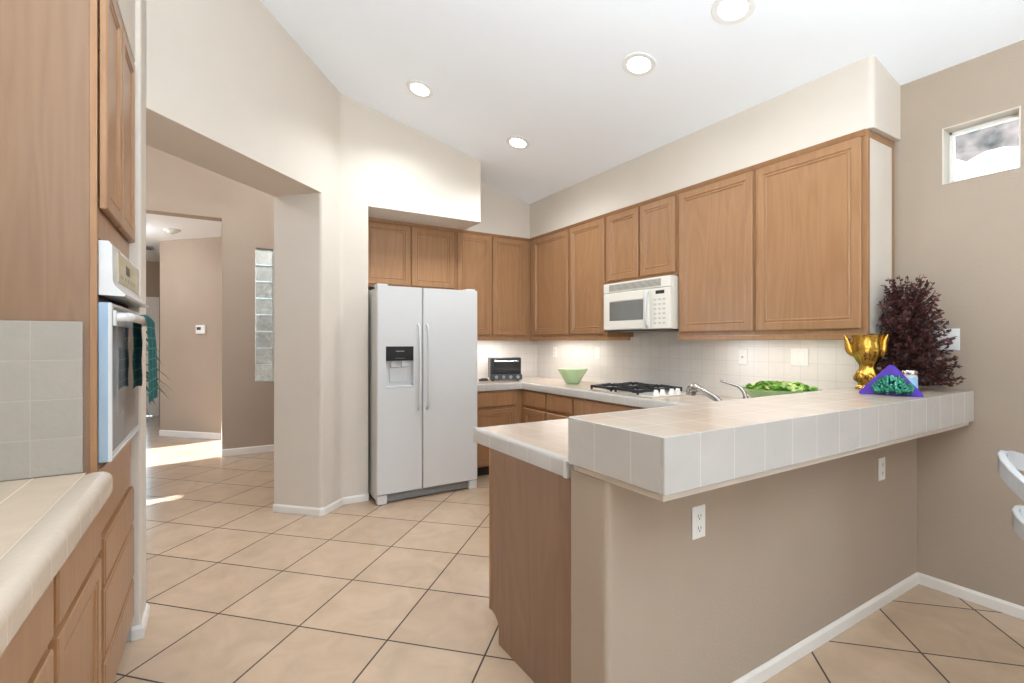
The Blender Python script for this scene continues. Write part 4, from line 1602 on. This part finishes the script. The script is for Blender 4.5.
# smoke detector and ceiling vent in the passage
t = thing('smoke_detector', 'round white smoke detector on the low passage ceiling', 'smoke detector', (-0.47, 7.52, 2.752))
MB().lathe((-0.47, 7.52, 2.7515), [(0.0, -0.045), (0.045, -0.045), (0.052, -0.040), (0.058, -0.022), (0.085, -0.020), (0.092, -0.012), (0.092, 0.0), (0.0, 0.0)], 28).build('housing', PLASTIC, t, smooth=True)
MB().lathe((-0.47, 7.52, 2.7515), [(0.0, -0.049), (0.012, -0.049), (0.012, -0.0455), (0.0, -0.0455)], 12).build('test_button', GREY, t)
t = thing('ceiling_vent', 'grey louvred air vent on the far passage ceiling by the wall', 'vent', (-0.98, 9.1, 2.74))
MB().box(-1.15, -0.80, 8.95, 9.25, 2.738, 2.7515, 0.003).build('vent_frame', GREY, t)
b = MB()
for k in range(8):
    b.box(-1.12, -0.83, 8.98 + k * 0.033, 8.995 + k * 0.033, 2.731, 2.7378)
b.build('louvres', DKGREY, t)

# ------------------------------------------------------------------ recessed ceiling lights
sl = math.atan(0.235)
t0 = thing('recessed_light', 'x', 'ceiling light', (0, 0, 0), 'recessed ceiling lights')
MB().lathe((0, 0, 0), [(0.070, -0.001), (0.070, -0.006), (0.100, -0.006), (0.104, -0.001)], 36).build('trim_ring', PLASTIC, t0, smooth=True)
MB().lathe((0, 0, 0), [(0.0, -0.004), (0.068, -0.004), (0.0695, -0.001), (0.0, -0.001)], 36).build('lens', LAMP, t0, smooth=True)
CAN_E = 22
for i, (lx, ly, lab) in enumerate(((1.32, 3.487, 'recessed ceiling light above the refrigerator, nearest the diagonal wall'),
                                   (2.207, 3.503, 'recessed ceiling light nearest the back right corner of the kitchen'),
                                   (2.215, 2.124, 'recessed ceiling light above the microwave side of the peninsula, mid ceiling'),
                                   (2.242, 1.510, 'recessed ceiling light cut by the top edge of the photo'))):
    loc = (lx, ly, ceil_z(lx))
    if i == 0:
        t = t0
        t['label'] = lab
    else:
        t = copy_tree(t0, loc, 0, lab, 'recessed ceiling lights')
    t.location = loc
    t.rotation_euler = (0, sl, 0)
    add_light('lamp_spot', 'SPOT', (lx - 0.02, ly, ceil_z(lx) - 0.03), CAN_E + (26 if ly > 3 else -4), (0.86, 0.94, 1.0), (0, 0, 0), 0.06, None, None, 150)
# added fill spots behind the camera, without fixtures
for (lx, ly) in ((1.2, -0.6), (2.4, -1.6), (0.3, -1.8)):
    add_light('rear_fill', 'SPOT', (lx, ly, ceil_z(lx) - 0.03), 20, (0.90, 0.95, 1.0), (0, 0, 0), 0.06, None, None, 150)

# added unseen lamps that brighten the hall and passage
for (lx, ly, e) in ((-1.3, 4.7, 52), (0.9, 5.3, 42), (-1.2, 7.6, 19)):
    add_light('hall_fill', 'POINT', (lx, ly, 3.3 if ly < 6 else 2.6), e, (0.93, 0.96, 1.0), (0, 0, 0), 0.12)


# under-cabinet lights
def strip_light(label, x0, x1, y0, y1, z, e):
    t = thing('under_cabinet_light', label, 'light fixture', ((x0 + x1) / 2, (y0 + y1) / 2, z - 0.02), 'strip lights under the wall cabinets')
    MB().box(x0, x1, y0, y1, z - 0.012, z - 0.0005).build('housing', PLASTIC, t)
    m_ = 0.006
    MB().box(x0 + m_, x1 - m_, y0 + m_, y1 - m_, z - 0.016, z - 0.0122).build('tube', STRIP, t)
    add_light('strip_glow', 'AREA', ((x0 + x1) / 2, (y0 + y1) / 2, z - 0.02), e, (1.0, 0.97, 0.92), (0, 0, 0), abs(x1 - x0), abs(y1 - y0))


strip_light('strip light under the wide cabinet right of the microwave', 3.06, 3.11, 1.40, 2.25, 1.372, 1.7)
strip_light('strip light under the tall cabinet left of the microwave', 3.06, 3.11, 3.60, 4.40, 1.372, 2.6)
strip_light('strip light under the corner cabinet above the toaster oven', 2.15, 2.80, 4.56, 4.61, 1.372, 2.8)

# ------------------------------------------------------------------ plant in the hall
hx, hy = -0.76, 5.28
t = thing('potted_palm', 'strappy dark green potted plant in the hall beyond the oven tower', 'plant', (hx, hy, 0))
MB().lathe((hx, hy, 0.001), [(0.0, 0), (0.12, 0), (0.16, 0.28), (0.17, 0.30), (0.15, 0.30), (0.14, 0.27), (0.0, 0.27)], 24).build('pot', TERRA, t, smooth=True)
MB().lathe((hx, hy, 0.001), [(0.0, 0.271), (0.138, 0.271), (0.0, 0.28)], 20).build('soil', SOIL, t)
b = MB()
for k, (dx_, dy_, h_) in enumerate(((0, 0, 1.35), (0.03, 0.03, 1.05), (-0.03, 0.02, 0.8))):
    b.tube([(hx + dx_ * 0.5, hy + dy_ * 0.5, 0.27), (hx + dx_, hy + dy_, 0.27 + (h_ - 0.27) * 0.6), (hx + dx_ * 1.6, hy + dy_ * 1.4, h_)], [0.016, 0.013, 0.010], 8)
b.build('stem', TWIG, t, smooth=True)
b = MB()
random.seed(21)
for (dx_, dy_, h_) in ((0, 0, 1.35), (0.05, 0.04, 1.05), (-0.05, 0.03, 0.8)):
    for k in range(30):
        a = k * 2.4 + random.uniform(-0.2, 0.2)
        L_ = random.uniform(0.34, 0.47)
        d = Vector((math.cos(a), math.sin(a), 0))
        sd = Vector((-d.y, d.x, 0))
        up = random.uniform(0.05, 0.28)
        c0 = Vector((hx + dx_, hy + dy_, h_ - 0.10 + 0.006 * k))
        prev = None
        for i in range(7):
            s = i / 6
            p = c0 + d * L_ * s * (1 - 0.12 * s) + Vector((0, 0, up * s * 1.5 - (up + 0.24) * s * s))
            wv = 0.026 * (1 - s) ** 0.4 * min(1, s * 6 + 0.4) + 0.0005
            cur = (b.bm.verts.new(p + sd * wv), b.bm.verts.new(p - Vector((0, 0, wv * 0.4))), b.bm.verts.new(p - sd * wv))
            if prev:
                b.bm.faces.new((prev[0], cur[0], cur[1], prev[1]))
                b.bm.faces.new((prev[1], cur[1], cur[2], prev[2]))
            prev = cur
b.build('leaves', LEAF, t)

# ------------------------------------------------------------------ chair by the right edge
cx, cy = 2.345, 0.235
t = thing('armchair', 'shiny white armchair with curved back bands beside the right wall', 'chair', (cx, cy, 0))


def hoop(rx, ry, zb_, zf, hgt, th, name, cyo=0.0):
    """U-shaped band, tall at the back (towards +y), sweeping down to the front"""
    b = MB()
    n = 28
    prev = None
    for i in range(n + 1):
        a = -0.35 * math.pi + (1.70 * math.pi) * i / n
        c_, s_ = math.cos(a), math.sin(a)
        f = (1 - s_) / 2
        z = zb_ + (zf - zb_) * f
        ring = []
        for (k, q) in ((0, 0), (th, 0), (th, hgt), (0, hgt)):
            ring.append(b.bm.verts.new((cx + (rx - k) * c_, cy + cyo + (ry - k) * s_, z - hgt + q)))
        if prev:
            for k in range(4):
                b.bm.faces.new((prev[k], prev[(k + 1) % 4], ring[(k + 1) % 4], ring[k]))
        else:
            b.bm.faces.new(ring)
        prev = ring
    b.bm.faces.new(prev[::-1])
    bmesh.ops.bevel(b.bm, geom=[e for e in b.bm.edges], offset=0.003, segments=1, affect='EDGES')
    return b.build(name, CHAIRW, t, smooth=True)


hoop(0.24, 0.32, 0.95, 0.52, 0.062, 0.022, 'back_band')
hoop(0.215, 0.285, 0.765, 0.50, 0.058, 0.018, 'lower_band')
b = MB()
b.lathe((cx, cy - 0.01, 0.0), [(0.0, 0.425), (0.225, 0.425), (0.235, 0.435), (0.235, 0.45), (0.0, 0.455)], 36)
b.build('seat', CHAIRW, t, smooth=True)
b = MB()
b.lathe((cx, cy - 0.01, 0.0), [(0.0, 0.456), (0.20, 0.456), (0.22, 0.468), (0.215, 0.488), (0.18, 0.497), (0.0, 0.499)], 36)
b.build('seat_cushion', CUSH, t, smooth=True)
for k, (ax, ay, zt) in enumerate(((0.165, 0.19, 0.80), (-0.165, 0.19, 0.80), (0.20, -0.10, 0.66), (-0.20, -0.10, 0.66))):
    b = MB()
    b.tube([(cx + ax * 1.08, cy + ay * 1.08, 0.001), (cx + ax, cy + ay, 0.43), (cx + ax * 1.06, cy + ay * 1.06, zt - 0.05)], 0.011, 10)
    b.build('leg', CHAIRW, t, smooth=True)
